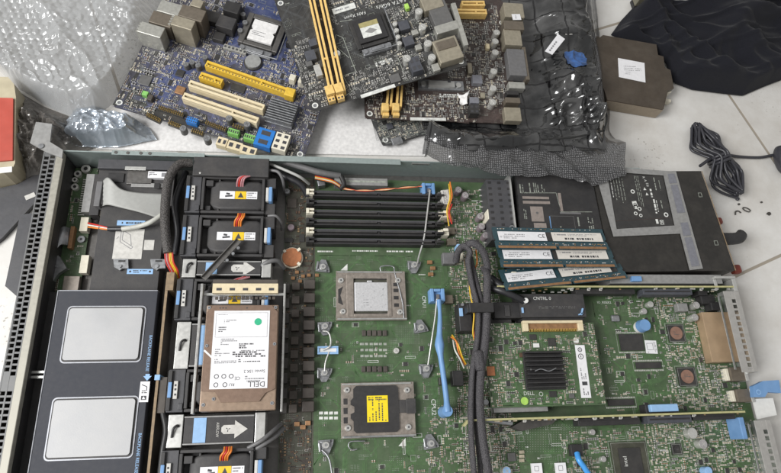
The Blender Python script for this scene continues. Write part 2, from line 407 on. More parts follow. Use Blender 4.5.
# ================================================================== setting
def tile_floor():
    b = MB(); b.quad(-6, -5, 7, 8, 0, 'pcb_green'); b.mats = ['floor_tile']
    m = mat('floor_tile', (.60,.595,.58), .28, var=.05, vs=6, coat=.15)
    nt = m.node_tree; N = nt.nodes; Lk = nt.links; p = N['Principled BSDF']
    tc = [n for n in N if n.type == 'TEX_COORD'][0]
    mp = N.new('ShaderNodeMapping'); mp.vector_type = 'POINT'
    a = math.radians(21.5); g = W(670, 8, 0)
    mp.inputs['Rotation'].default_value = (0, 0, -a)
    c, q = math.cos(-a), math.sin(-a); mp.inputs['Location'].default_value = (-(g.x*c-g.y*q), -(g.x*q+g.y*c), 0)
    Lk.new(tc.outputs['Object'], mp.inputs[0])
    br = N.new('ShaderNodeTexBrick'); br.offset = 0; br.inputs['Scale'].default_value = 1
    br.inputs['Brick Width'].default_value = .80; br.inputs['Row Height'].default_value = .40; br.inputs['Mortar Size'].default_value = .0022; br.inputs['Mortar Smooth'].default_value = .3
    Lk.new(mp.outputs[0], br.inputs['Vector'])
    n3 = N.new('ShaderNodeTexNoise'); n3.inputs['Scale'].default_value = 9; n3.inputs['Detail'].default_value = 9; n3.inputs['Roughness'].default_value = .7
    Lk.new(tc.outputs['Object'], n3.inputs['Vector'])
    rp = N.new('ShaderNodeValToRGB'); rp.color_ramp.elements[0].position = .3; rp.color_ramp.elements[1].position = .62
    rp.color_ramp.elements[0].color = (.52,.495,.455,1); rp.color_ramp.elements[1].color = (.69,.68,.655,1)
    Lk.new(n3.outputs['Fac'], rp.inputs[0])
    mx = N.new('ShaderNodeMix'); mx.data_type = 'RGBA'; mx.inputs[7].default_value = (.33,.29,.235,1)
    n4 = N.new('ShaderNodeTexNoise'); n4.inputs['Scale'].default_value = 240; n4.inputs['Detail'].default_value = 3; n5 = N.new('ShaderNodeTexNoise'); n5.inputs['Scale'].default_value = 5; n5.inputs['Detail'].default_value = 6
    Lk.new(tc.outputs['Object'], n4.inputs['Vector']); Lk.new(tc.outputs['Object'], n5.inputs['Vector'])
    ml = N.new('ShaderNodeMath'); ml.operation = 'MULTIPLY'; Lk.new(n4.outputs['Fac'], ml.inputs[0]); Lk.new(n5.outputs['Fac'], ml.inputs[1])
    r4 = N.new('ShaderNodeMapRange'); r4.inputs[1].default_value = .36; r4.inputs[2].default_value = .43; r4.inputs[3].default_value = 0; r4.inputs[4].default_value = .75; Lk.new(ml.outputs[0], r4.inputs[0])
    m4 = N.new('ShaderNodeMix'); m4.data_type = 'RGBA'; m4.inputs[7].default_value = (.20,.175,.14,1); Lk.new(r4.outputs[0], m4.inputs[0]); Lk.new(rp.outputs[0], m4.inputs[6]); Lk.new(m4.outputs[2], mx.inputs[6]); Lk.new(br.outputs['Fac'], mx.inputs[0]); Lk.new(mx.outputs[2], p.inputs['Base Color'])
    bp = N.new('ShaderNodeBump'); bp.inputs['Strength'].default_value = .4; bp.inputs['Distance'].default_value = .001; bp.invert = True
    Lk.new(br.outputs['Fac'], bp.inputs['Height']); Lk.new(bp.outputs[0], p.inputs['Normal'])
    o = b.build('floor'); o['kind'] = 'structure'
tile_floor()

# ================================================================== server chassis
ch = T('server_chassis', 'open steel rack server case lying on the tiled floor, lid off', 'server case', 0, 0, 0, M=Matrix.Translation((.1,.1,0)))
XL = W(33, 210, .042).x-.1; XR = W(749, 333, .042).x-.1; YT = W(300, 157.5, .043).y-.1; YB = -.20
b = MB('steel_dark'); b.box(XL, YB, .002, XR-.001, YT-.0015, .004); b.build('base_tray', ch.o)
b = MB('steel_wall', 'steel_bright', 'steel_dark'); b.box(XL+.014, YT-.0012, 0, ch.L(640,170,.043)[0], YT, .043, 0)
for u0, u1 in ((338,347),(352,356),(362,372),(412,430),(150,158),(163,168)):
    x0, x1 = ch.L(u0, 158, .043)[0], ch.L(u1, 158, .043)[0]
    b.box(x0, YT-.0016, .036, x1, YT-.0013, .040, 1); b.box(x0+.001, YT-.0019, .0372, x1-.001, YT-.0017, .0385, 2)
b.box(ch.L(112,153,.043)[0], YT-.004, .0431, ch.L(205,153,.043)[0], YT+.001, .0441, 0)
b.box(ch.L(240,153,.043)[0], YT-.006, .0431, ch.L(400,153,.043)[0], YT+.001, .0441, 0)
for u in (116,128,141,150): b.cyl(ch.L(u,152,.044)[0], YT-.0015, .0441, .0447, .0018, n=12, m=2)
b.build('side_wall', ch.o)
# perforated front strip: two columns of square holes, really open
b = MB('strip_grey'); x0 = ch.L(33,210,.042)[0]; x1 = ch.L(46.6,210,.042)[0]; w = x1-x0
cols = ((x0+.0014, x0+.0014+.0048), (x1-.0010-.0048, x1-.0010))
ya = YT-.002; pit = .0057; gap = (W(20,372,.042).y-.1, W(20,391,.042).y-.1)
b.box(x0, YB, .041, cols[0][0], ya, .0425); b.box(cols[0][1], YB, .041, cols[1][0], ya, .0425); b.box(cols[1][1], YB, .041, x1, ya, .0425)
for ci, (c0, c1) in enumerate(cols):
    y = ya-.006+ci*.0016; b.box(c0, y, .0412, c1, ya, .0423)
    while y > YB:
        if gap[1] < y < gap[0]: b.box(c0, gap[1], .0412, c1, y, .0423); y = gap[1]; continue
        b.box(c0, y-pit, .0412, c1, y-pit+.0019, .0423); y -= pit
b.build('perforated_strip', ch.o)
b = MB('rail_cream'); xr = ch.L(54.5,210,.042)[0]; b.box(x1+.0003, YB, .036, xr, YT-.003, .0435); b.build('front_rail', ch.o, .0006)
b = MB('black_dusty', 'black'); b.box(x0+.001, YB, .004, x0+.002, ya, .040, 0); b.box(x1+.0005, YB, .004, xr, YT-.003, .0355, 1); b.build('front_panel', ch.o)
# black rack handle block outside the front
b = MB('charcoal'); pl = [ch.L(u, v, .018) for u, v in ((20,215),(32,213),(21,300),(5,286))]
b.prism(pl, .0, .018); b.build('rack_ear', ch.o, .001)
# silver latch bracket at the far front corner
b = MB('grey_frame', 'zinc'); pl = [ch.L(u, v, .046) for u, v in ((36,122),(52,124),(50,142),(63,150),(62,158),(46,152),(30,143))]
b.prism(pl, .0437, .0462, 0); x, y = ch.L(41,146,.047); b.cyl(x, y, .0462, .0475, .003, n=12, m=1); b.build('corner_bracket', ch.o, .0005)
# dark trays of the drive cage
b = MB('black_matte'); X0, Y0, X1, Y1 = ch.rect(97, 182, 163, 292, .028); b.box(X0, Y0-.02, .0045, X1, Y1, .028); cage = b.build('drive_cage', ch.o, .0005)
b = MB('label_dirty', 'ink_grey'); q = ch.rect(114, 229, 143, 259, .0284); b.box(*q[:2], .0281, *q[2:], .0284, 0)
cx, cy = ch.L(126, 240, .0285); c = .0285
for pts in ([(-.006,.010),(-.006,-.002),(.006,-.010),(.008,-.008),(-.004,.000),(-.004,.011),(-.006,.010)], [(-.004,.011),(.004,.006),(.006,-.006)], [(-.008,.004),(-.010,.001)]):
    b.line([(cx+p[0], cy+p[1]) for p in pts], .0006, c, 1)
b.build('diagram_label', cage)
for u0, v0, u1, v1, m in ((144,240,154,250,'label_dirty'),):
    q = ch.rect(u0, v0, u1, v1, .0284); b = MB(m); b.box(*q[:2], .0281, *q[2:], .0284); b.build('sticker', cage)
b = MB('blue_pale', 'ink'); q = ch.rect(127, 269, 153, 274, .0284); b.box(*q[:2], .0281, *q[2:], .0284, 0)
for k in (.12, .88): b.disc(q[0]+(q[2]-q[0])*k, (q[1]+q[3])/2, .0285, .0012, 1, 8)
b.dashes(q[0]+.006, q[1]+.001, q[2]-.006, q[3]-.001, 2, .0285, 1); b.build('blue_sticker', cage)
b = MB('blue_pale', 'ink'); q = ch.rect(117, 220.5, 145, 225.5, .0284); b.box(*q[:2], .0281, *q[2:], .0284, 0); b.dashes(q[0]+.002, q[1]+.001, q[2]-.002, q[3]-.001, 1, .0285, 1); b.build('blue_sticker', cage)
for u, v in ((120,263),(157,263)):
    x, y = ch.L(u, v, .034); b = MB('zinc', 'black')
    b.prism([(x-.008,y+.005),(x+.007,y+.005),(x+.0085,y-.005),(x+.002,y-.0055),(x,y-.0075),(x-.003,y-.0055),(x-.006,y-.004)], .0285, .032, 0)
    b.bc(x+.001, y+.0028, .007, .002, .0321, .0323, 1); b.cyl(x, y-.003, .032, .0335, .0018, n=10, m=0); b.build('hook', cage, .0004)
# steel divider between power supply and riser, rear brackets with square holes
b = MB('grey_frame'); X0, Y0, X1, Y1 = ch.rect(610, 274.5, 722, 283.5, .040); b.box(X0, Y0, .004, X1, Y1, .040); b.build('divider', ch.o, .0005)
def bracket(va, vb, nm):
    b = MB('rear_steel', 'steel'); f0, f1 = ch.L(733,333,.042)[0], ch.L(749,333,.042)[0]; h0, h1 = ch.L(740,333,.042)[0], ch.L(744,333,.042)[0]
    y1, y0 = ch.L(738,va,.042)[1], ch.L(752,vb,.042)[1]
    b.box(f0, y0, .041, h0, y1, .042); b.box(h1, y0, .041, f1, y1, .042); y = y1-.010; b.box(h0, y, .0411, h1, y1, .0419)
    while y-.0068 > y0: b.box(h0, y-.0068, .0411, h1, y-.0068+.0026, .0419); y -= .0068
    b.box(h0, y0, .0411, h1, y, .0419) if y-y0 > .001 else None
    b.box(f1-.0012, y0, .0, f1, y1, .0409, 1); b.box(f0-.003, y0+.004, .034, f0-.0005, y1-.004, .035, 1)
    b.build(nm, ch.o, .0003)
bracket(291, 372, 'rear_bracket'); bracket(421, 520, 'rear_bracket')
b = MB('steel_bright', 'steel_dark'); X0, Y0, X1, Y1 = ch.rect(716, 276, 737, 289, .044); b.box(X0, Y1-.003, .012, X1, Y1, .044); b.box(X0, Y0, .0395, X0+.004, Y1-.003, .041); b.box(X1-.005, Y0-.002, .012, X1, Y1-.003, .043)
b.bc((X0+X1)/2, Y0+.004, .008, .002, .038, .0395, 1); b.build('rear_corner', ch.o, .0006)
# blue latch and pale pull tab at the rear
b = MB('blue', 'blue_pale'); pl = [ch.L(u, v, .03) for u, v in ((753,386),(763,381),(779,380),(781,393),(768,392),(765,397),(754,397))]; b.prism(pl, .024, .030); x, y = ch.L(759,392,.031); b.ring(x, y, .0303, .002, .001, 1); b.build('blue_latch', ch.o, .0008)
b = MB('white'); pl = [ch.L(u, v, .022) for u, v in ((753,399),(773,398),(777,415),(758,419))]; b.prism(pl, .020, .022); b.build('pull_tab', ch.o, .0004)
# crossbars between front rail and cover
b = MB('steel', 'black'); 
for v in (372, 377): X0, Y0, X1, Y1 = ch.rect(28, v-1.2, 45, v+1.2, .03); b.box(X0, Y0, .028, X1, Y1, .03, 0)
X0, Y0, X1, Y1 = ch.rect(47, 292, 58, 372, .02); b.box(X0-.006, Y0-.2, .0045, X1, Y1, .02, 1)
b.build('cage_crossbar', ch.o)

# ================================================================== front bay cover
cv = T('drive_bay_cover', 'dark grey metal bay cover with two embossed silver panels beside the perforated front strip', 'cover', 100, 380, .029)
X0, _, X1, Y1 = cv.rect(57.5, 291, 158, 291.2, .012); Y1 = cv.L(108, 290, .012)[1]; Y0 = cv.L(100, 520, .012)[1]
b = MB('panel_frame', 'panel_edge'); b.box(X0+.0012, Y0, 0, X1, Y1-.0012, .012, 0); b.box(X0, Y0, .004, X0+.0011, Y1, .0125, 1); b.box(X0+.0012, Y1-.0011, .004, X1, Y1, .0125, 1); b.build('plate', cv.o, .0006)
for u0, v0, u1, v1 in ((66, 308, 141.5, 360.5), (50.5, 399, 133.5, 457)):
    q = cv.rect(u0, v0, u1, v1, .0125); m = .0022
    def rr_(x0, y0, x1, y1, r): return [(cx+r*math.cos(a), cy+r*math.sin(a)) for cx, cy, a0 in ((x1-r,y1-r,0),(x0+r,y1-r,1),(x0+r,y0+r,2),(x1-r,y0+r,3)) for a in [math.pi/2*(a0+k/5) for k in range(6)]]
    b = MB('panel_edge', 'black_matte'); b.prism(rr_(q[0]-m, q[1]-m, q[2]+m, q[3]+m, .0045), .0121, .0127, 0); b.prism(rr_(q[0]-m*.45, q[1]-m*.45, q[2]+m*.45, q[3]+m*.45, .0038), .0128, .0130, 1); fr = b.build('panel_rim', cv.o, 0, label='dark rounded rim around the silver panel')
    b = MB('panel_silver'); b.prism(rr_(q[0]+.0006, q[1]+.0006, q[2]-.0006, q[3]-.0006, .0030), .0131, .0146); b.build('silver_panel', fr, .0012)
b = MB('blue_pale', 'label')
x, y = cv.L(149, 353, .0122); b.text('BACKPLANE RELEASE', x, y, .0123, .0041, 0, -math.pi/2, .92)
x, y = cv.L(147.5, 376, .0122); b.prism([(x-.002,y+.002),(x+.002,y+.002),(x+.002,y),(x+.004,y),(x,y-.0045),(x-.004,y),(x-.002,y)], .0121, .0123, 0)
x, y = cv.L(138, 453, .0122); b.text('BACKPLANE RELEASE', x, y, .0123, .0041, 0, -math.pi/2, .92); b.build('lettering', cv.o)
b = MB('label', 'ink'); q = cv.rect(139.5, 381.5, 149, 402, .0124); b.box(*q[:2], .0121, *q[2:], .0124, 0)
xm = (q[0]+q[2])/2; b.bc(xm, q[1]+.004, .005, .004, .0124, .0125, 1); b.line([(xm-.003,q[3]-.003),(xm+.002,q[3]-.005),(xm+.002,q[3]-.009)], .0008, .0125, 1); b.dashes(q[0]+.002, q[1]+.008, q[2]-.002, q[1]+.0115, 2, .0125, 1)
b.poly([(xm-.0015,q[1]+.0028),(xm+.0015,q[1]+.0028),(xm,q[1]+.0055)], .0126, 0); b.build('sticker', cv.o)

# ================================================================== control panel board, optical drive, ribbons
cp = T('control_panel_board', 'narrow green circuit board behind the perforated front strip', 'circuit board', 75, 230, .008)
X0, _, X1, _ = cp.rect(57, 230, 89, 230.2, 0); Y1 = cp.L(80, 168, 0)[1]; Y0 = cp.L(60, 300, 0)[1]
b = MB('pcb_green', 'pcb_trace', 'silk_dim'); b.box(X0, Y0, -.0016, X1, Y1, 0, 0); routes(b, [(X0, Y0, X1, Y1)], 30, 'pcb_trace', 5); b.build('board', cp.o)
b, *q = cp.box('', 84, 174, 92, 212, 0, .014, 'grey_frame', build=False); n = 16
for i in range(n):
    y = q[1]+(q[3]-q[1])*(i+.5)/n; b.bc(q[0]-.004, y, .008, .0011, .001, .0018, 'solder')
b.build('pin_connector', cp.o)
cp.box('connector', 92, 174, 101, 215, 0, .017, 'black_matte'); cp.box('connector', 99, 206, 104, 216, 0, .012, 'ivory')
for v0, v1 in ((217,231),(255,273)):
    cp.box('connector', 80, v0, 88, v1, 0, .009, 'ivory', label='cream connector'); 
b = MB('solder','black')
for u, v, r in ((92-6,169,.005),(78,174,.004),(75,187,.004),(75,180,.003)):
    x, y = cp.L(u, v, .003); b.cyl(x, y, 0, .004, r, n=16, m=0); b.cyl(x, y, .004, .0042, r*.45, n=10, m=1)
b.build('screw', cp.o)
x, y = cp.L(82,240,0); b = MB('zinc','black'); b.cyl(x, y, 0, .003, .004, m=0); b.disc(x, y, .0031, .0015, 1, 8); b.build('screw', cp.o)
cp.box('connector', 63, 276, 79, 290, 0, .006, 'steel_warm', label='small metal socket')
cp.box('connector', 69, 226, 73, 248, 0, .008, 'contacts', label='copper coloured ribbon latch')
b = MB('zinc'); pts = [cp.P(70,228,.007), cp.P(62,227,.012), cp.P(52,238,.010)]; pt2 = [cp.P(69,245,.007), cp.P(60,245,.012), cp.P(53,256,.010)]
P1, P2 = smooth_path(pts), smooth_path(pt2); n = len(P1); b.add(P1+P2, [(i, i+1, n+i+1, n+i) for i in range(n-1)], 0, True); b.build('flat_cable', cp.o, solid=.0003)
b = MB('zinc'); b.prism([cp.L(u, v, .01) for u, v in ((52,258),(58,255),(64,264),(66,268),(58,273),(51,283))], .003, .009, 0); x, y = cp.L(56,266,.01); b.cyl(x, y, .009, .010, .0015, n=10); b.build('metal_clip', cp.o, .0004)
smds(cp, [(X0, Y0, X1, Y1)], 60, 11)

od = T('optical_drive', 'slim black disc drive with a white label at the far front corner', 'disc drive', 135, 190, .02)
od.box('body', 97, 162, 174, 205, 0, .012, 'black_matte'); od.box('front_bar', 98, 160, 176, 169, .0121, .018, 'charcoal')
od.box('silver_strip', 125, 166.5, 146, 170, .0181, .0186, 'steel_bright'); od.box('lid_plate', 127, 170, 152, 184, .0121, .0150, 'steel_dark'); od.box('silver_strip', 131, 183, 165, 187, .0121, .0150, 'grey_frame')
b, *q = od.box('', 148, 171.5, 169, 178, .0121, .0172, 'label', build=False); b.dashes(q[0]+.001, q[1]+.0015, q[0]+.010, q[3]-.001, 3, .0173, 'ink'); b.bc(q[2]-.005, (q[1]+q[3])/2, .006, .005, .0172, .0173, 'ink_grey'); b.build('label', od.o)
od.box('slot', 108, 173, 124, 182, .0121, .0135, 'black'); od.box('clip', 154, 183, 160, 188, .0151, .017, 'black')

rb = T('ribbon_cable', 'wide pale grey flat ribbon cable from the front board to the fan row', 'ribbon cable', 130, 200, .02)
A = [rb.P(103,181,.010), rb.P(109,178,.020), rb.P(121,189,.019), rb.P(140,193,.016), rb.P(166,194,.012)]
B = [rb.P(101,207,.006), rb.P(108,205,.016), rb.P(122,208,.017), rb.P(142,213,.015), rb.P(166,221,.009)]
P1, P2 = smooth_path(A, 8), smooth_path(B, 8); n = len(P1); b = MB('ribbon', 'grey_plastic'); K = 12; vs = []
for j in range(K+1): vs += [P1[i].lerp(P2[i], j/K)+Vector((0, 0, .0006*(j % 2))) for i in range(n)]
b.add(vs, [(j*n+i, j*n+i+1, (j+1)*n+i+1, (j+1)*n+i) for j in range(K) for i in range(n-1)], 0, True); b.build('cable', rb.o, solid=.0006)
b = MB('grey_plastic'); c = rb.P(103, 195, .01); b.bc(c[0]-.004, c[1], .006, .03, 0, .014, 0); b.build('plug', rb.o, .0006)

wc = T('white_cable', 'short white cable with coloured wires curving over the dark drive tray', 'cable', 140, 220, .03)
b = MB('cable_white'); b.tube([wc.P(122,229,.003), wc.P(138,226.5,.005), wc.P(151,222,.009), wc.P(163,214,.010)], .0027, n=10); b.build('sheath', wc.o)
b = MB('cable_black'); b.tube([wc.P(108,229,.001), wc.P(123,229,.003)], .0026, n=8); b.build('sleeve', wc.o)
for i, m in enumerate(('wire_red','wire_white','wire_orange')):
    b = MB(m); b.tube([wc.P(88,223+i*2,-.010), wc.P(97,225+i*1.6,-.004), wc.P(109,228+i*.8,.001)], .0009, n=6); b.build('wire', wc.o)

bc = T('braided_cable', 'thick dark braided cable arching between disc drive and fan row with red and yellow wires', 'cable', 170, 230, .03)
b = MB('braid_dark'); b.tube([bc.P(192,163,.012), bc.P(180,164,.016), bc.P(170,176,.018), bc.P(166,196,.018), bc.P(165,225,.016), bc.P(168,253,.013)], .0050, n=12); b.build('sleeve', bc.o)
b = MB('cable_black'); b.tube([bc.P(186,172,.0), bc.P(180,186,.004), bc.P(175,205,.004), bc.P(178,232,-.004), bc.P(175,255,-.006)], .0035, n=10); b.build('inner_cable', bc.o)
for i, m in enumerate(('wire_red','wire_pink','wire_red','wire_yellow','wire_yellow','wire_red')):
    b = MB(m); o = i*1.5; b.tube([bc.P(165+o,252,.012), bc.P(166+o,262,.009), bc.P(170+o,270,.004), bc.P(174+o*.7,278,-.004)], .0009, n=6); b.build('wire', bc.o)

bp_ = T('drive_backplane', 'upright dusty tan edged circuit board between bay cover and fans', 'circuit board', 160, 380, .006)
x0 = bp_.L(167, 285, .032)[0]; y1 = bp_.L(167, 279, .032)[1]; y0 = bp_.L(150, 520, .032)[1]
b = MB('dark_brown', 'tan_edge'); b.box(x0-.0012, y0, 0, x0+.0012, y1, .0316, 0); b.box(x0-.0013, y0, .0317, x0+.0013, y1, .0327, 1); b.build('board', bp_.o)
bp_.box('connector', 158, 377, 166, 413, .010, .031, 'dark_brown'); bp_.box('connector', 154.5, 374.5, 160, 380, .0, .034, 'blue_pale', label='small blue catch')
bp_.box('connector', 166, 272, 174, 290, .0, .034, 'tan_edge')
b = MB('wire_black'); b.tube([bp_.P(163,412,.028), bp_.P(166,430,.03), bp_.P(163,450,.03), bp_.P(160,475,.026)], .003, n=8); b.build('cable', bp_.o)

# ================================================================== fans, air guides
def fan(v0, v1, label, orange=False, tagged=True):
    t = T('cooling_fan', label, 'fan', 232, (v0+v1)/2, .004, group='fan modules in the row behind the drive bays', M=Matrix.Translation((W(233,195,.043).x, W(232,(v0+v1)/2,.043).y, .004)))
    D = abs(W(232,v0,.043).y-W(232,v1,.043).y)/2-.0008; wl = .0345
    b = MB('black_matte', 'black'); b.box(-wl, -D, 0, wl, D, .026, 0)
    b.box(-wl, D-.003, .0262, wl, D, .036, 0); b.box(-wl, -D, .0262, wl, -D+.003, .036, 0); b.box(-wl, -D+.0031, .0262, -wl+.003, D-.0031, .038, 0); b.box(wl-.003, -D+.0031, .0262, wl, D-.0031, .038, 0)
    b.bc(-.016, 0, .002, 2*D-.0064, .0262, .0345, 0); b.bc(-wl+.008, D-.009, .008, .007, .0262, .0365, 0); b.bc(-wl+.007, -D+.007, .006, .005, .0262, .0335, 0)
    b.build('housing', t.o, .0005)
    b = MB('black_matte'); n = 14; r = D-.004; pr = []
    for i in range(n+1):
        a = math.pi*i/n; pr.append((-math.cos(a)*r, .0262+min(.0088, math.sin(a)*.022)))
    vs = []
    for x, k in ((-.0255, .55), (-.0215, .85), (-.0155, 1), (.027, 1), (.031, .9)): vs += [(x, y*k, .0262+(z-.0262)*(k if k < 1 else 1)) for y, z in pr]
    m_ = n+1; b.add(vs, [(j*m_+i, j*m_+i+1, (j+1)*m_+i+1, (j+1)*m_+i) for j in range(4) for i in range(n)], 0, True); b.build('shroud', t.o)
    h = .0352
    b = MB('label', 'ink'); b.box(-.0150, -.005, h, .0015, .0045, h+.0003, 0); b.bc(-.005, -.0015, .008, .002, h+.0003, h+.0004, 1, .1); b.bc(-.006, .0012, .004, .0022, h+.0003, h+.0004, 1, -.2); b.build('label', t.o, label='white sticker with a hand symbol')
    b = MB('yellow', 'ink'); b.box(.0018, -.005, h, .0140, .0045, h+.0003, 0); b.poly([(.0048,-.0032),(.0112,-.0032),(.0080,.0032)], h+.0004, 1); b.build('label', t.o, label='yellow warning sticker')
    b = MB('label', 'ink_grey'); b.box(.0143, -.0048, h, .0262, .0043, h+.0003, 0); b.dashes(.0152, -.004, .0252, .0036, 3, h+.0004, 1); b.build('label', t.o, label='white sticker')
    b = MB('charcoal', 'black', 'grey_frame'); b.box(-.0515, -D, 0, -.0355, D, .036, 0); b.box(-.0515, -D+.0012, .0361, -.0475, D-.0012, .039, 1); b.box(-.040, -D+.002, .0361, -.0356, -D+.008, .039, 0); b.build('bracket', t.o, .0005)
    b = MB('label_dirty', 'ink'); b.box(-.0455, -.008, .0361, -.0418, .009, .0385, 0); b.bc(-.0436, .001, .002, .002, .0385, .0386, 1); b.bc(-.0434, -.004, .002, .0018, .0385, .0386, 1); b.bc(-.0438, .005, .0018, .002, .0385, .0386, 1); b.build('hand_tag', t.o)
    b = MB('blue'); b.box(-.0505, -.007, .0391, -.0470, .008, .0402); b.build('release_tab', t.o, .0006)
    b = MB('blue', 'label_dirty'); b.box(.0395, -.009, .020, .043, .009, .040, 0); b.box(.0360, -.008, .020, .0392, .009, .038, 1); b.build('release_tab', t.o, .0006)
    b = MB('black_matte'); b.box(.0350, -D, 0, .0358, D, .035); b.box(.0359, -D, 0, .0465, -.0095, .034); b.box(.0359, .0095, 0, .0465, D, .034); b.build('bracket', t.o, .0005)
    for i in range(4):
        b = MB('wire_orange' if (orange and i != 1) else ('wire_red' if i == 1 else 'wire_pink')); x = .006+i*.0022
        b.tube([(x-.003, D*.50-.002, .032), (x-.002, D*.66, .0395), (x+.001, D*.86, .0415), (x+(.001 if orange else .010), D*1.06, .038)], .0010, n=6); b.build('wire', t.o)
fan(174.5, 212.5, 'black fan module furthest up the row, next to the long black box', False)
fan(213.5, 256, 'black fan module with orange wires, second from the far end of the row', True)
fan(277, 319.5, 'black fan module under the far end of the loose hard drive', False)
fan(367, 411, 'black fan module under the near end of the loose hard drive', False)
fan(447, 495, 'black fan module nearest the camera, below the second airflow arrow', True)
fb = T('fan_cover', 'long plain black box at the far end of the fan row against the case wall', 'cover', 230, 168, .004)
fb.box('body', 193, 157.5, 269, 176, 0, .041, 'black_matte', .001)
b = MB('solder'); x, y = fb.L(200,173,.0415); b.cyl(x, y, .0411, .0417, .0012, n=8); b.build('screw', fb.o)

def air_guide(v0, v1, label, txt):
    t = T('air_guide', label, 'air guide', 0, 0, 0, M=Matrix.Translation((W(233,195,.043).x, W(232,(v0+v1)/2,.043).y, .004)), group='airflow plates between the fans'); D = abs(W(232,v0,.043).y-W(232,v1,.043).y)/2-.001
    b = MB('black_matte', 'grey_frame'); b.box(-.0335, -D, 0, .0335, D, .033, 0); b.box(-.0335, D-.0016, .0331, .0335, D, .0345, 1); b.box(-.0335, -D, .0331, .0335, -D+.0016, .0345, 1); b.build('plate', t.o, .0004)
    b = MB('steel_bright', 'black'); b.box(-.0485, -D-.002, 0, -.0345, D+.002, .034, 0); b.build('end_plate', t.o, .0006)
    b = MB('black'); b.tube([(-.044, -.006, .035), (-.0425, .002, .037), (-.0395, .005, .036), (-.0385, .004, .0345)], .0012, n=6); b.build('catch', t.o)
    b = MB('steel_bright'); b.box(.0345, -D-.002, 0, .0445, D+.002, .034, 0); b.build('end_plate', t.o, .0006)
    b = MB('blue_pale'); b.box(-.0245, -D+.0018, .0331, -.0125, D-.0018, .0336); b.build('blue_stripe', t.o)
    b = MB('label_dirty', 'ink'); a = .0336
    b.prism([(.0045,-.0042),(.015,-.0042),(.015,-.0085),(.0275,0),(.015,.0085),(.015,.0042),(.0045,.0042),(.0022,.002),(.0022,-.002)], .0332, a, 0)
    for k_ in range(3):
        q_ = 2.1*k_+.4; b.bc(.0085+.0014*math.cos(q_), .0014*math.sin(q_), .0018, .0008, a, a+.0001, 1, q_)
    if txt: b.text('AIRFLOW', -.0015, 0, a, .0040, 0, -math.pi/2, .8)
    b.build('arrow_print', t.o)
air_guide(258.5, 275, 'plate with a pale arrow and blue stripe beneath the thin black arm', False)
air_guide(321, 366, 'plate hidden beneath the hard drive, only its pale steel end showing beside the drive', False)
air_guide(413.5, 444.5, 'plate lettered AIRFLOW with a white arrow, just below the hard drive', True)
# perforated cream connector, thin arm
ar = T('hinged_arm', 'thin dark metal arm lying diagonally over the upper airflow plate', 'arm', 220, 262, .04)
b = MB('steel_dark', 'zinc', 'black'); p0, p1 = ar.P(203,278,.010), ar.P(239,240,.008); d = Vector(p1)-Vector(p0); L = d.length; a = math.atan2(d.y, d.x)
b.bc((p0[0]+p1[0])/2, (p0[1]+p1[1])/2, L, .006, .006, .0072, 0, a); nx, ny = -math.sin(a)*.0026, math.cos(a)*.0026
b.bc((p0[0]+p1[0])/2+nx, (p0[1]+p1[1])/2+ny, L, .0008, .0073, .0105, 0, a)
for k in (.55, .72, .87):
    b.cyl(p0[0]+d.x*k-nx*2, p0[1]+d.y*k-ny*2, .004, .0078, .0017, n=10, m=1)
b.build('bar', ar.o)

# drive tray with cream connector
dt = T('drive_tray', 'open steel drive tray with thin side rails resting on the fan modules', 'drive tray', 236, 350, .0435)
xl, xr = dt.L(199.5, 340, .006)[0], dt.L(282.3, 340, .006)[0]; yt, yb = dt.L(236,284,.006)[1], dt.L(236,413,.006)[1]
b = MB('tray_steel'); b.box(xl-.0026, yb, 0, xl, yt, .008); b.build('rail', dt.o, .0004); b = MB('tray_steel'); b.box(xr, yb, 0, xr+.0022, yt, .008); b.build('rail', dt.o, .0004)
y1 = dt.L(236,294,.003)[1]; b = MB('steel'); b.box(xl+.0002, y1-.0016, 0, xr-.0002, y1+.0012, .003); b.build('crossbar', dt.o, .0003)
for u, v in ((222,291),(240,297)): pass
b, *q = dt.box('', 212.5, 283.5, 278, 293, .0, .009, 'cream', build=False)
for i in range(5):
    x = q[0]+(q[2]-q[0])*(i+.5)/5; b.bc(x, (q[1]+q[3])/2-.001, .0055, .0028, .009, .0091, 'ink')
b.build('connector', dt.o, .0005)
b, *q = dt.box('', 213, 279.5, 278, 284, .0, .007, 'dark_brown', build=False); b.build('connector', dt.o, .0004, label='dark brown back of the cream connector')
b = MB('dark_brown'); 
for i in range(14): b.bc(q[0]+.004+i*.0045, y1-.004, .003, .003, .0005, .002)
b.build('pins', dt.o)
hd = T('hard_drive', 'small copper brown hard drive with white label and green dot, loose on the steel tray', 'hard drive', 235, 356, .0445)
q = hd.rect(202.5, 304.5, 277, 410.5, .0148)
b = MB('hdd_body'); b.box(q[0], q[1], 0, q[2], q[3], .0128); b.build('body', hd.o, .001)
x0, y0, x1, y1 = q; e = .0009
b = MB('hdd_tan', 'zinc', 'ink'); b.prism([(x0+e+.006,y1-e),(x1-e-.006,y1-e),(x1-e,y1-.008),(x1-e,y0+.020),(x1-.010,y0+.016),(x1-.016,y0+.008),(x0+.020,y0+.008),(x0+.014,y0+.018),(x0+e,y0+.019),(x0+e,y1-.008)], .0129, .0147, 0); b.build('top_cover', hd.o, .0007)
for fx, fy in ((.04,.97),(.96,.97),(.045,.60),(.96,.61),(.05,.06),(.95,.06),(.18,.11)):
    b = MB('zinc', 'ink'); x, y = x0+(x1-x0)*fx, y0+(y1-y0)*fy; zz = .0147 if .2 < fy else .0129; b.cyl(x, y, zz, zz+.0006, .0017, n=12, m=0); b.disc(x, y, zz+.0007, .0008, 1, 6); b.build('screw', hd.o)
b = MB('ink')
for fx in (.19,.23,.27,.56): b.disc(x0+(x1-x0)*fx, y1-.0035, .0148, .0008, 0, 8)
b.build('holes', hd.o)
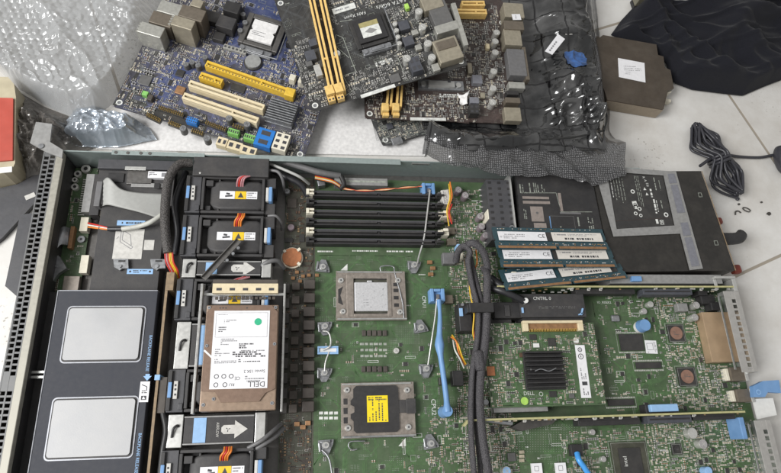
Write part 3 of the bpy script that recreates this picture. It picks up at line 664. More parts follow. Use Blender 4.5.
b = MB('paper'); b.line([(x0+.001,y1-.046),(x0+.011,y1-.055)], .0018, .0149); b.build('white_seal', hd.o)
lx0, ly0, lx1, ly1 = x0+.0085, y0+.0205, x1-.0085, y1-.0065
b = MB('label', 'ink', 'ink_grey', 'silk_dim'); b.box(lx0, ly0, .0148, lx1, ly1, .0151, 0); lz = .0152
b.frame(lx0+.002, ly1-.027, lx1-.002, ly1-.002, lz, .0003, 2); b.dashes(lx0+.004, ly1-.0045, lx0+.014, ly1-.0035, 1, lz, 2)
b.dashes(lx0+.010, ly1-.0135, lx0+.022, ly1-.009, 3, lz, 2); b.dashes(lx0+.005, ly1-.022, lx0+.0125, ly1-.016, 3, lz, 1)
b.dashes(lx0+.008, ly1-.035, lx0+.024, ly1-.028, 4, lz, 2); b.dashes(lx0+.028, ly1-.0435, lx1-.004, ly1-.0395, 2, lz, 2); b.dashes(lx0+.003, ly1-.053, lx0+.024, ly1-.048, 3, lz, 2); b.dashes(lx0+.026, ly1-.052, lx1-.003, ly1-.0485, 2, lz, 1); b.dashes(lx0+.026, ly1-.0385, lx1-.003, ly1-.031, 4, lz, 1, .7); b.dashes(lx0+.020, ly1-.047, lx1-.003, ly1-.041, 3, lz, 1, .7); b.dashes(lx0+.003, ly1-.046, lx0+.017, ly1-.038, 4, lz, 2)
b.text('Savvio 15K.2', lx1-.013, ly0+.0165, lz, .0042, 1, math.pi, .95); b.dashes(lx1-.022, ly0+.006, lx1-.003, ly0+.0125, 3, lz, 2)
b.text('DELL', lx1-.0105, ly0+.0042, lz, .0072, 1, math.pi, 1.05)
for i, (dx, dy) in enumerate(((.006,.004),(.0145,.004),(.006,.012),(.013,.012),(.020,.012))):
    b.ring(lx0+dx, ly0+dy, lz, .0016, .0007, 1, 14)
b.text('RU', lx0+.021, ly0+.004, lz, .0040, 1, math.pi); b.text('CE', lx0+.026, ly0+.010, lz, .0046, 1, math.pi)
b.build('label', hd.o); b = MB('green_dot'); b.disc(lx1-.0115, ly1-.0115, .0153, .0036, 0, 22); b.build('green_dot', hd.o)
# ================================================================== system board
sb = T('system_board', 'large green circuit board filling the open steel case, with two processor sockets', 'circuit board', 390, 340, .0115)
bx0 = sb.L(283,300)[0]; bx1 = sb.L(734,333)[0]; by1 = sb.L(400,180.5)[1]; by0 = sb.L(400,473)[1]-.045; xi = sb.L(500,230)[0]; yi = sb.L(600,284)[1]; xv = sb.L(318,330)[0]
b = MB('pcb_green', 'pcb_trace', 'silk_dim', 'pcb_dark', 'silk')
b.prism([(bx0,by0),(bx1,by0),(bx1,yi),(xi,yi),(xi,by1),(bx0,by1)], -.0016, 0, 0)
xq = sb.L(452,330)[0]; yq = sb.L(400,256)[1]
R_vrm = (bx0, by0, xv-.006, by1); R_cpu = (xv-.004, by0, xq, yq); R_mid = (xq, by0, sb.L(505,330)[0], by1-.01); R_right = (sb.L(600,350)[0], by0, bx1, yi-.002); R_low = (sb.L(500,440)[0], by0, bx1, sb.L(600,418)[1])
b.quad(bx0+.0005, by0, xv-.004, by1-.001, .00006, 3)
routes(b, [R_cpu], 150, 'pcb_trace', 21); routes(b, [R_right, R_low], 200, 'pcb_trace', 22); routes(b, [R_vrm], 40, 'pcb_brown', 23); routes(b, [R_mid], 60, 'pcb_trace', 24)
def stx(s, u, v, size, rot=0, m='silk', sx=1.0):
    x, y = sb.L(u, v); b.text(s, x, y, .0002, size, m, rot, sx); e = len(s)*size*.33; sb.k(*((x-size*.6, y-e, x+size*.6, y+e) if rot else (x-e, y-size*.6, x+e, y+size*.6)))
stx('CPU1', 424, 302, .0062, -math.pi/2); stx('CPU2', 433.5, 407, .0072, -math.pi/2)
for u, v, w, d, rows in ((327,251.5,.022,.0022,1),(400,251.5,.032,.0022,1),(365,251,.03,.002,1),(384,193-5,.022,.002,1)):
    x, y = sb.L(u, v); b.dashes(x-w/2, y-d/2, x+w/2, y+d/2, rows, .0002, 'silk', .8)
stx('IO_RISER2', 604, 302.5, .0040)
for u, v in ((344,268),(402,443)):
    x, y = sb.L(u, v); b.poly([(x-.004,y-.003),(x+.004,y-.003),(x+.004,y+.005)], .0002, 'silk')
for k in range(3):
    for i in range(6):
        x, y = sb.L(362+i*4.6, 344+k*6); b.bc(x, y, .0034 if (i+k) % 3 else .0048, .0026, .0001, .0003, 'silk_dim')
for u, v in ((327,415),):
    for i in range(4):
        for j in range(2): x, y = sb.L(u-6+i*5, v-2+j*5); b.bc(x, y, .004, .0028, .0001, .0003, 'silk')
# via field right of the first socket
for i in range(13):
    for j in range(11): x, y = sb.L(396+i*1.9, 326+j*1.75); b.quad(x-.0003, y-.0003, x+.0003, y+.0003, .00016, 'silk_dim')
for i in range(26):
    for j in range(12): x, y = sb.L(512+i*2.6, 425+j*2.4); b.quad(x-.0003, y-.0003, x+.0003, y+.0003, .00016, 'silk_dim')
for i in range(16):
    for j in range(22): x, y = sb.L(620+i*2.4, 356+j*2.2); b.quad(x-.00025, y-.00025, x+.00025, y+.00025, .00016, 'pcb_trace')
rq = random.Random(77)
for R_, n_ in ((R_right, 110), (R_low, 110), (R_mid, 90), (R_cpu, 20)):
    for _ in range(n_):
        x, y = rq.uniform(min(R_[0],R_[2]), max(R_[0],R_[2])-.012), rq.uniform(min(R_[1],R_[3]), max(R_[1],R_[3])-.008); w_, d_ = rq.choice(((.010,.004),(.004,.009),(.006,.006),(.012,.0025),(.0025,.011)))
        if rq.random() < .6: b.frame(x, y, x+w_, y+d_, .0003, .0004, 'silk' if rq.random() < .4 else 'silk_dim')
        else: b.dashes(x, y, x+.008, y+.0014, 1, .0003, 'silk', .9)
b.build('board', sb.o)
# memory slots
for i, v in enumerate((194.5, 204, 213.5, 223, 232.5, 241.5)):
    x0, x1 = sb.L(313.5, v, .011)[0], sb.L(435, v, .011)[0]; y = sb.L(375, v, .011)[1]; sb.k(x0-.01, y-.004, x1+.012, y+.004)
    b = MB('black', 'charcoal', 'black_matte'); w = .0036
    b.box(x0, y-w, 0, x1, y+w, .007, 0); b.box(x0, y+.0012, .0071, x1, y+w, .0115, 1); b.box(x0, y-w, .0071, x1, y-.0012, .0110, 0)
    xm = x0+(x1-x0)*.53; b.box(xm-.0012, y-.0011, .0071, xm+.0012, y+.0011, .0112, 0)
    b.box(x0+.004, y-.0008, .0072, xm-.002, y+.0008, .0135 if i != 2 else .0142, 2); b.box(xm+.002, y-.0008, .0072, x1-.004, y+.0008, .0135, 2)
    s = b.build('memory_slot', sb.o, .0004)
    iv = i % 2 == 0
    b = MB('ivory' if iv else 'black'); b.box(x0-.0085, y-.0036, 0, x0-.0006, y+.0036, .012, 0); b.box(x0-.0085, y-.0034, .0121, x0-.0050, y+.0034, .0165, 0); b.box(x0-.0050, y+.0012, .0121, x0+.0008, y+.0034, .0160, 0); b.box(x0-.0050, y-.0034, .0121, x0+.0008, y-.0012, .0160, 0); b.build('latch', s, .0004, label='ivory latch' if iv else 'black latch')
    b = MB('black', 'chip_grey'); b.box(x1+.0006, y-.0034, 0, x1+.0075, y+.0034, .012, 0); b.box(x1+.001, y-.0030, .0121, x1+.0095, y-.0008, .019, 0); b.box(x1+.0025, y+.0008, .0121, x1+.0060, y+.0030, .0165, 1); b.build('latch', s, .0005)
for u, v in ((444.5,213),(444.5,231)):
    b = MB('ivory'); x, y = sb.L(u, v, .017); b.bc(x+.0015, y, .010, .0075, 0, .013); b.bc(x-.0045, y-.001, .006, .004, .0131, .017); b.bc(x+.002, y+.0018, .006, .0035, .0131, .017); b.build('latch', sb.o, .0006, label='tall ivory latch')
b = MB('label_dirty', 'ink_grey'); x, y = sb.L(446,197,.016); b.bc(x, y, .0095, .019, 0, .016, 0, .12); b.dashes(x-.0035, y-.008, x+.0035, y+.008, -4, .0161, 1); b.build('tall_connector', sb.o, .0005)
x, y = sb.L(362,181.5,.012); sb.k(x-.035, y-.006, x+.035, y+.006); b = MB('grey_frame','silk_dim'); b.box(x-.033, y-.005, 0, x+.031, y+.0045, .012, 0); b.box(x-.031, y-.0012, .0121, x+.029, y+.0012, .0123, 1); b.build('long_connector', sb.o, .0006)
# processor sockets
def socket(u0, v0, u1, v1, screws):
    b, x0, y0, x1, y1 = sb.box('', u0, v0, u1, v1, 0, .0045, 'steel_warm', build=False); w, d = x1-x0, y1-y0
    b = MB('black_matte', 'pcb_dark'); b.box(x0+.002, y0+.002, 0, x1-.002, y1-.002, .003); s = b.build('cpu_socket', sb.o)
    b = MB('steel_warm', 'black', 'steel'); t = .0030
    b.box(x0, y0, .0031, x1, y0+d*.13, .0031+t); b.box(x0, y1-d*.13, .0031, x1, y1, .0031+t); b.box(x0, y0+d*.1301, .0031, x0+w*.20, y1-d*.1301, .0031+t); b.box(x1-w*.23, y0+d*.1301, .0031, x1, y1-d*.1301, .0031+t)
    b.box(x0+w*.02, y1-.0022, .0062, x1-w*.04, y1-.0008, .0075, 2); b.box(x0+w*.02, y0+.0006, .0062, x1, y0+.0020, .0078, 2)
    return s, b, x0, y0, x1, y1
def screw(s, u, v, h):
    x, y = sb.L(u, v, h); b = MB('steel_bright', 'ink'); b.cyl(x, y, h, h+.0018, .0036, .0028, n=18, m=0); b.disc(x, y, h+.0019, .0011, 1, 6); b.build('screw', s)
s, b, x0, y0, x1, y1 = socket(336, 271.5, 405.5, 320.5, 0); w, d = x1-x0, y1-y0; h = .0062
for px in ((.80,.30),(.80,.45),(.80,.60),(.80,.72)): b.bc(x0+w*(px[0]+.06), y0+d*px[1], w*.07, d*.07, h, h+.0001, 1)
b.prism([(x0+w*.03,y0+d*.35),(x0+w*.10,y0+d*.30),(x0+w*.06,y0+d*.5),(x0+w*.10,y0+d*.68),(x0+w*.03,y0+d*.62)], h, h+.0001, 1)
b.bc(x0+w*.235, y0+d*.48, w*.03, d*.18, h-.002, h+.0002, 1); b.bc(x0+w*.66, y0+d*.86, w*.11, d*.08, h, h+.0002, 1); b.bc(x0+w*.68, y0+d*.11, w*.15, d*.07, h, h+.0002, 1)
b.build('load_plate', s, .0006)
b = MB('steel_warm'); b.box(x0+w*.15, y0+d*.07, .0063, x0+w*.25, y1-d*.07, .0070); b.box(x1-w*.27, y0+d*.07, .0063, x1-w*.21, y1-d*.07, .0070); b.box(x0+w*.2501, y1-d*.16, .0063, x1-w*.2701, y1-d*.08, .0070); b.box(x0+w*.2501, y0+d*.07, .0063, x1-w*.2701, y0+d*.13, .0070); b.build('inner_frame', s, .0004)
b = MB('pcb_dark'); b.box(x0+w*.26, y0+d*.15, .0031, x0+w*.74, y0+d*.83, .0045); b.build('processor_base', s)
b = MB('cpu_cap', 'ink_grey'); q = sb.rect(354.5, 282, 388, 311, .0075); b.box(q[0], q[1], .0046, q[2], q[3], .0075); rr = random.Random(4)
b.bc((q[0]+q[2])/2-.0015, q[3]+.001, .006, .0024, .0046, .0072)
for _ in range(22): b.disc(rr.uniform(q[0]+.003, q[2]-.003), rr.uniform(q[1]+.002, q[3]-.003), .0077, rr.uniform(.0002, .0006), 1, 6)
for k in range(3): b.dashes(q[0]+.010, q[1]+.006+k*.003, q[0]+.020, q[1]+.0075+k*.003, 1, .0077, 1, .3)
b.build('processor_lid', s, .0009)
for u, v in ((341,280.5),(398,280.5),(343,311.5),(400,312)): screw(s, u, v, .0063)
b = MB('zinc'); P = sb.P; b.tube([P(381,272,.005), P(381,266.5,.006), P(393,266.5,.006), P(395,274,.006), P(402,300,.0075), P(404,319,.007)], .0008, n=6, k=4); b.build('lever', s)
s, b, x0, y0, x1, y1 = socket(341, 382.5, 414.5, 437.5, 0); w, d = x1-x0, y1-y0
for px in ((.06,.32),(.06,.49),(.06,.66)): b.bc(x0+w*px[0], y0+d*px[1], w*.055, d*.11, h, h+.0001, 1)
b.build('load_plate', s, .0006)
x0c, y0c, x1c, y1c = sb.rect(353.5, 385.5, 399, 432.5, .008); b = MB('black'); c = .003
b.prism([(x0c+c,y0c),(x1c-c,y0c),(x1c,y0c+c),(x1c,y1c-c),(x1c-c,y1c),(x0c+c,y1c),(x0c,y1c-c),(x0c,y1c-.012),(x0c-.003,y1c-.015),(x0c-.003,y1c-.019),(x0c+.001,y1c-.021),(x0c+.001,y0c+.021),(x0c-.003,y0c+.019),(x0c-.003,y0c+.015),(x0c,y0c+.012),(x0c,y0c+c)], .0063, .0080); b.build('socket_cap', s, .0006)
b = MB('black_matte'); q = sb.rect(398, 399.5, 416, 412.5, .0092); b.box(q[0], q[1], .0063, q[2], q[3], .0075); b.box(q[0]+.009, q[1]-.001, .0076, q[2], q[3]+.001, .0092); b.build('pull_tab', s, .0005)
b = MB('yellow_bright', 'ink'); q = sb.rect(367, 395.5, 388, 422, .0083); b.box(q[0], q[1], .0081, q[2], q[3], .0083); b.dashes(q[0]+.001, q[1]+.001, q[2]-.001, q[3]-.005, -6, .0084, 1, .35); b.dashes(q[0]+.0015, q[3]-.005, q[2]-.0015, q[3]-.0012, 2, .0084, 1, .7); b.build('label', s)
for u, v in ((347,390),(407,390),(348,428),(408.5,427)): screw(s, u, v, .0063)
b = MB('zinc'); b.tube([P(365,441,.003), P(351,441.5,.003), P(348.5,446,.003), P(352,450,.003), P(357,449,.003)], .0007, n=6, k=4); b.tube([P(344,437,.0075), P(414,436,.0075)], .0008, n=6); b.build('lever', s)
# heatsink brackets
def hbrk(u, v, a, fl=1):
    x, y = sb.L(u, v, .007); sb.k(x-.009, y-.008, x+.009, y+.008); b = MB('zinc', 'steel_bright', 'ink'); Mx = Matrix.Translation((x, y, 0)) @ Matrix.Rotation(a, 4, 'Z'); b.M = Mx
    b.prism([(-.0075,-.0065*fl),(.0085,-.0055*fl),(.0075,-.001*fl),(.002,.0085*fl),(-.003,.0085*fl),(-.008,-.001*fl)], .0, .0045, 0); b.bc(0, -.001*fl, .010, .008, .0046, .0058, 0); b.cyl(0, -.001*fl, .0059, .0085, .0038, .0032, n=18, m=1); b.cyl(0, -.001*fl, .0086, .0092, .0014, n=8, m=0)
    b.cyl(.0055, -.0042*fl, .0046, .0048, .0014, n=10, m=2); b.bc(-.0065, .0005*fl, .0022, .009, .0046, .0075, 0); b.build('heatsink_bracket', sb.o, .0005)
for u, v, a, f in ((323,266,-.15,1),(325,327,.1,-1),(324.5,373.5,0,-1),(326,446,.1,-1),(414.5,265.5,0,-1),(421,326.5,.1,1),(426.5,369.5,0,-1),(431,442.5,.1,1)): hbrk(u, v, a, f)
# chokes and dark blocks of the left strip
for i in range(10):
    v = 284+i*13.6; u = 309.5; sb.blk('choke', u-(i*.15), v, .0125, .0105, 0, .0095, 'choke', .0008, label='dusty dark brown choke')
    sb.blk('power_block', 296-(i*.35), v+2, .0085, .0085, 0, .007, 'dark_brown', .0006)
for i in range(9): sb.blk('power_block', 286.5-(i*.4), 288+i*15, .007, .011, 0, .0055, 'black_dusty', .0005)
for u, v in ((297,424),(303,427),(308,423)): sb.blk('tan_capacitor', u, v, .0055, .0045, 0, .003, 'contacts', .0004)
x, y = sb.L(292,257,.006); sb.k(x-.012, y-.012, x+.012, y+.012); b = MB('ivory'); b.cyl(x, y, 0, .0030, .0125, n=24); hld = b.build('battery_holder', sb.o)
b = MB('copper', 'solder'); b.cyl(x, y, .0031, .0062, .0110, .0108, n=32, m=0); b.build('coin_cell', hld, .0004)
b = MB('ivory'); b.bc(x+.0075, y+.0085, .004, .003, .0031, .008, 0, .7); b.bc(x+.008, y-.0085, .004, .003, .0031, .008, 0, -.7); b.bc(x-.0085, y+.0068, .003, .003, .0031, .007, 0, .7); b.build('clip', hld)
for u, v in ((297,272),(303,276),(309,275),(300,281),(293,278),(317,275)): sb.blk('tan_capacitor', u, v, .0042, .0036, 0, .0025, 'contacts', .0003)
sb.blk('chip', 292, 203, .011, .012, 0, .0016, 'dark_brown', .0004); sb.cap(291,227,.0038,.006,'lilac_cap','lilac_cap'); sb.cap(287,191,.0036,.006,'chip_grey','zinc'); sb.blk('chip', 289, 240, .009, .005, 0, .0016, 'chip', .0003); sb.blk('chip', 302, 238, .006, .009, 0, .0016, 'chip', .0003)
for u, v in ((364,336),(369.2,336),(374.4,336),(379.6,336),(384.8,336)): sb.blk('capacitor', u, v-3, .0044, .0062, 0, .0028, 'choke', .0004)
for u in (363.5,369,374.5,380,385.5): sb.blk('capacitor', u, 369, .0044, .0062, 0, .0028, 'choke', .0004)
sb.cap(396.5,350.5,.0032,.004,'can','solder')
# right of the sockets
for u, v in ((449,219),(450.5,230.5),(452,241.5)): sb.blk('inductor', u, v, .0115, .0085, 0, .007, 'port_brown', .0008)
for u, v in ((458.5,189.5),(465.5,195),(480.5,216),(482,226),(486,235)): sb.cap(u, v, .0043, .012, 'lilac_cap', 'cap_top')
sb.blk('power_connector', 494, 214, .015, .013, 0, .024, 'ivory', .0008, label='tall ivory block connector')
b, *q = sb.box('', 489, 180, 514, 240, 0, .027, 'charcoal', build=False)
for i in range(10):
    y = q[1]+(q[3]-q[1])*(i+.5)/10
    for fx in (.12, .5, .88): b.bc(q[0]+(q[2]-q[0])*fx, y, .004, .0030, .0271, .0274, 'black')
    b.bc(q[0]-.0016, y, .003, .0014, .004, .006, 'solder')
b.build('power_connector', sb.o, .0006, label='wide dark grey power connector')
b = MB('steel_bright'); x0, y0, x1, y1 = sb.rect(513, 176, 515, 240, .030); b.box(x1-.003, y0, 0, x1-.001, y1+.003, .030); b.build('steel_strip', sb.o)
b = MB('zinc'); x, y = sb.L(514,228,.031); b.ring(x-.002, y, .0305, .0022, .0016, 0); b.bc(x-.0045, y-.004, .003, .008, .0285, .0305, 0, -.6); b.build('hook', sb.o)
# blue clips, wire levers and long blue bar
def clip(u, v, w, d):
    x, y = sb.L(u, v, .013); sb.k(x-w/2, y-d/2, x+w/2, y+d/2); b = MB('blue', 'grey_plastic'); b.bc(x, y, w, d, 0, .009, 0); b.bc(x-w*.36, y, w*.24, d, .0091, .014, 0); b.bc(x+w*.36, y, w*.24, d, .0091, .014, 0); b.bc(x, y+d*.38, w*.46, d*.22, .0091, .0135, 0); b.bc(x+w*.05, y-d*.1, w*.22, d*.4, .0091, .0115, 1)
    b.build('clip', sb.o, .0008, label='bright blue plastic clip')
clip(428.5, 188.5, .0165, .0145); clip(437.5, 295, .0175, .0150)
b = MB('steel_bright'); b.tube([P(430,190,.015), P(427,215,.014), P(424,238,.011), P(419,256,.008), P(417.5,263,.010)], .0011, n=8); b.build('wire_lever', sb.o)
b = MB('steel_bright'); b.tube([P(437,299,.016), P(435,318,.014), P(432,338,.012), P(429.5,355,.009), P(428,365,.008)], .0010, n=8); b.build('wire_lever', sb.o)
b = MB('blue'); rf = lambda t: .0030+.0024*math.exp(-((t-.40)/.05)**2)+.0012*math.exp(-((t-.97)/.06)**2)-.0008*math.exp(-((t-.13)/.10)**2)
b.tube([P(439,300,.017), P(440,318,.018), P(439.5,345,.019), P(443,372,.020), P(446,395,.021), P(447.5,412,.022)], rf, n=12); x, y = sb.L(447.5,411,.024); b.cyl(x, y, .004, .024, .0062, .0056, n=20, m=0); b.build('support_bar', sb.o, label='long bright blue support bar')
b = MB('blue_pale', 'white'); x0, y0, x1, y1 = sb.rect(317.5, 346, 338.5, 354, .010); b.box(x0, y0, .007, x1, y0+.0022, .010); b.box(x0, y1-.0018, .007, x1, y1, .010); b.box(x0, y0+.0023, .007, x0+.002, y1-.0019, .010); b.box(x1-.002, y0+.0023, .007, x1, y1-.0019, .010); b.box(x0+.0021, y0+.0023, .007, x1-.0021, y1-.0019, .0085, 1); b.build('clip', sb.o, .0004, label='pale blue and white clip')
b = MB('steel_bright'); b.tube([P(323,350,.010), P(330,346,.012), P(330.5,338,.012), P(328,332,.011), P(323,331,.008)], .0010, n=8, k=4); b.tube([P(329,352,.010), P(325.5,362,.009), P(324.5,372,.008)], .0009, n=8); b.build('wire_lever', sb.o)
b = MB('zinc'); b.tube([P(322,450,.006), P(327,455,.007), P(330,462,.007), P(332,474,.006)], .0010, n=8); b.build('wire_lever', sb.o)
# chips on the right half
def bga(u, v, w, d, die, dm, round_=False, text=None):
    x, y = sb.L(u, v, .002); sb.k(x-w/2-.002, y-d/2-.002, x+w/2+.002, y+d/2+.002); b = MB('pcb_dark', 'silk_dim', 'chip', dm)
    b.frame(x-w/2-.0016, y-d/2-.0016, x+w/2+.0016, y+d/2+.0016, .0002, .0005, 1); b.bc(x, y, w, d, .0003, .0012, 2 if round_ else 0); b.frame(x-w/2+.0008, y-d/2+.0008, x+w/2-.0008, y+d/2-.0008, .0013, .0003, 1)
    b.poly([(x+w/2,y+d/2+.004),(x+w/2+.003,y+d/2+.004),(x+w/2+.0015,y+d/2+.001)], .0003, 1)
    c = b.build('chip', sb.o)
    b = MB(dm, 'silk', 'chip_grey'); 
    if round_: b.cyl(x, y, .0013, .0022, die, n=28); b.dashes(x-die*.5, y-die*.35, x+die*.5, y+die*.3, 3, .0023, 2, .4)
    else: b.bc(x, y, die, die*1.15, .0013, .0024)
    if text: b.text(text, x-die*.25, y+.001, .0025, .0062, 1, math.pi/2)
    b.build('chip_lid', c, .0002)
bga(676.5, 333, .0215, .0215, .0078, 'chip_copper', True); bga(687.5, 376.5, .0230, .0220, .0078, 'chip_copper', True); bga(631, 462, .042, .042, .0255, 'chip', False, 'intel')
bga(677, 449, .012, .012, .0035, 'chip', True)
b = MB('label', 'ink_grey'); x, y = sb.L(651,347); sb.k(x-.008,y-.009,x+.008,y+.009); b.bc(x, y, .0145, .0155, .0001, .0005, 0, -.05); b.dashes(x+.0035, y-.006, x+.0062, y+.006, -2, .0006, 1); b.dashes(x-.0055, y-.0068, x+.002, y-.005, 1, .0006, 1); b.frame(x-.0055, y-.0035, x+.0025, y+.0045, .0006, .0005, 1); b.build('sticker', sb.o)
for u, v in ((537,468.5),(561,468)):
    b = MB('label', 'ink_grey'); x, y = sb.L(u, v, .003); sb.k(x-.007,y-.006,x+.007,y+.006); b.bc(x, y, .0115, .0105, 0, .0032, 0); b.frame(x-.003, y-.0025, x+.002, y+.0025, .0033, .0005, 1); b.build('sticker', sb.o)
x, y = sb.L(645,325,.014); sb.k(x-.008,y-.008,x+.008,y+.008); b = MB('white', 'blue'); b.cyl(x, y, 0, .006, .0068, n=24, m=0); b.cyl(x, y, .0061, .0145, .0075, .0068, n=28, m=1); b.build('blue_knob', sb.o, .0008)
sb.cap(644.5,311,.0036,.006,'can','cap_top'); sb.cap(697,305,.0042,.012,'can','cap_top'); sb.cap(695.5,317,.0042,.012,'can','cap_top'); sb.cap(604,411+48,.003,.006)
sb.cap(693,433,.0058,.010,'can','can'); sb.cap(703.5,444,.0050,.010,'can','cap_top'); sb.cap(709,471,.0045,.010,'blue_pale','blue_pale'); sb.cap(593,432,.0030,.006); sb.cap(507,471,.0046,.010,'can','blue_pale')
sb.cap(651,304,.0038,.007,'can','can')
sb.blk('crystal', 616, 318, .0105, .0080, 0, .004, 'zinc', .0016); sb.blk('inductor', 683, 307, .0135, .0100, 0, .009, 'grey_frame', .0010); sb.blk('chip', 512, 457, .0085, .0085, 0, .003, 'chip_grey', .0005)
for k in range(3): sb.blk('tan_capacitor', 522, 452+k*4.2, .0055, .0032, 0, .0024, 'cream_smd', .0003)
for (u, v, w, d) in ((636,352,.024,.0145),(646,365,.026,.009),(622,401,.034,.008),(674,408,.012,.006)):
    x, y = sb.L(u, v)
for u0, v0, u1, v1, hz in ((617,333,645,352,0),(633,361,663,370,0),(605,398,636,407,0)):
    q = sb.rect(u0, v0, u1, v1, 0); b = MB('silk_dim', 'chip', 'solder'); b.frame(*q, .0002, .0005, 0); b.box(q[0]+.003, q[1]+.0015, 0, q[2]-.003, q[3]-.0015, .0016, 1); n = int((q[2]-q[0])/.0014); sb.k(*q)
    for i in range(n):
        x = q[0]+.001+(q[2]-q[0]-.002)*i/(n-1); b.bc(x, q[1]-.0005, .0006, .0016, .0, .0004, 2); b.bc(x, q[3]+.0005, .0006, .0016, .0, .0004, 2)
    b.build('chip', sb.o)
# rear ports
q = sb.rect(707, 312, 734, 362, .013); sb.k(*q); b = MB('copper_tape', 'steel_warm'); b.box(q[0], q[1], 0, q[2], q[3], .013); b.build('rear_port', sb.o, .0005, label='tan copper coloured shield plate')
for u0, v0, u1, v1 in ((728,367,746,381),(734,389,752,402)):
    q = sb.rect(u0, v0, u1, v1, .012); sb.k(*q); b = MB('port_brown', 'ivory', 'steel_bright'); b.box(q[0]+.004, q[1], 0, q[2], q[3], .012, 0); b.box(q[0], q[1]+.001, 0, q[0]+.0038, q[3]-.001, .009, 1)
    for i in range(4): b.bc(q[0]-.001, q[1]+(q[3]-q[1])*(i+.5)/4, .003, .0016, .003, .005, 2)
    b.box(q[2]-.002, q[1]-.0005, .0, q[2]+.002, q[3]+.0005, .0128, 2); b.build('rear_port', sb.o, .0005)
for u, v, w, d, hh in ((708,299,.018,.012,.012),(716,306,.012,.010,.014),(703,292,.012,.008,.016)): sb.blk('dark_connector', u, v, w, d, 0, hh, 'black', .001)
b = MB('blue'); x0, y0, x1, y1 = sb.rect(741, 417, 749, 439, .026); b.box(x0, y0, .004, x0+.006, y1, .026); b.build('clip', sb.o, .0008, label='upright blue clip')
sb.blk('black_connector', 577, 450, .013, .012, 0, .008, 'black', .0006)
sb.blk('black_connector', 443, 388-7, .008, .008, 0, .008, 'chip', .0006); sb.blk('black_connector', 449, 258, .015, .014, 0, .010, 'grey_plastic', .0012); sb.blk('black_connector', 449, 299, .010, .010, 0, .008, 'port_brown', .0008)
sb.blk('black_connector', 458, 378, .012, .016, 0, .012, 'black', .0006); sb.blk('blue_plug', 459.5, 247, .006, .008, 0, .014, 'blue_pale', .001); sb.blk('white_plug', 461, 256, .006, .008, 0, .012, 'ivory', .001)
for u, v in ((430,262),(433,268),(431,274)): sb.blk('tan_capacitor', u, v, .006, .0042, 0, .0035, 'contacts', .0004)
sb.blk('ivory_plug', 515, 276, .0075, .012, 0, .030, 'ivory', .002)
# tiny parts
smds(sb, [(xv+.0, by0, xq, sb.L(400,322)[1])], 110, 31, sc=1.05); smds(sb, [R_vrm], 480, 32, sc=1.35, ends='brown_smd', mix=('brown_smd','chip','tan_smd','brown_smd')); smds(sb, [R_mid], 1500, 33, sc=1.2)
smds(sb, [(sb.L(662,350)[0], sb.L(600,415)[1], bx1-.008, yi-.004)], 950, 34, sc=1.2, mix=('tan_smd','cream_smd','chip_grey','cream_smd')); smds(sb, [(sb.L(604,350)[0], sb.L(600,412)[1], sb.L(662,350)[0], yi-.004)], 150, 35, sc=1.1)
smds(sb, [(sb.L(645,440)[0], by0, bx1-.003, sb.L(600,424)[1])], 850, 36, sc=1.2, mix=('tan_smd','cream_smd','chip_grey','cream_smd')); smds(sb, [(sb.L(560,440)[0], by0, sb.L(645,440)[0], sb.L(600,430)[1])], 400, 37, sc=1.15, mix=('tan_smd','cream_smd','chip_grey','brown_smd')); smds(sb, [(sb.L(425,440)[0], by0, sb.L(510,440)[0], sb.L(440,405)[1])], 420, 38, sc=1.1)

# ================================================================== wires and cables over the board
wr = T('wire_loom', 'thin red, yellow and white wires crossing above the row of black memory slots', 'wires', 380, 188, .02)
for i, m in enumerate(('wire_red','wire_yellow','wire_white','wire_orange','wire_black')):
    o = i*.9; b = MB(m); b.tube([wr.P(315,176+o,.012), wr.P(332,180+o,.008), wr.P(345,188+o*.6,.004), wr.P(365,191-o*.4,.004), wr.P(385,190+o*.5-1,.005), wr.P(405,188-o*.4,.005), wr.P(424,186+o*.3,.004)], .0008, n=6); b.build('wire', wr.o)
b = MB('wire_black'); b.tube([wr.P(341,176,.012), wr.P(344,184,.008), wr.P(340,189,.002)], .003, n=8); b.build('sleeve', wr.o)
b = MB('zinc'); b.bc(*wr.L(321,181,.002), .009, .012, -.008, .0022, 0, .2); b.build('plug', wr.o, .001)
gc = T('grey_cable', 'grey and black cables looping from the fan row to the green board', 'cable', 280, 180, .02)
for pts, r, m in (([(267,170,.018),(278,172,.022),(283,181,.016),(284,190,.0)], .0018, 'grey_plastic'), ([(268,163,.014),(285,170,.018),(300,177,.018),(309,184,.004)], .0018, 'ribbon'), ([(268,168,.006),(284,176,.010),(300,184,.008),(308,196,.0)], .0038, 'cable_black'), ([(270,160,.002),(292,164,.008),(318,172,.008),(340,176,.003)], .0040, 'grey_plastic'), ([(268,216,.016),(276,216,.018),(281,222,.010),(282,230,-.004)], .0016, 'grey_plastic'), ([(258,268,.012),(268,262,.018),(278,261,.014),(284,268,.0)], .0026, 'grey_plastic'), ([(248,448,.018),(262,440,.022),(274,430,.016),(281,424,.004)], .0020, 'grey_plastic'), ([(250,452,.014),(264,444,.018),(276,436,.012),(284,428,.002)], .0022, 'grey_plastic')):
    b = MB(m); b.tube([gc.P(*p) for p in pts], r, n=8); b.build('cable', gc.o)
cb = T('cable_bundle', 'pair of thick braided grey cables looping down the middle of the green board', 'cables', 475, 330, .03)
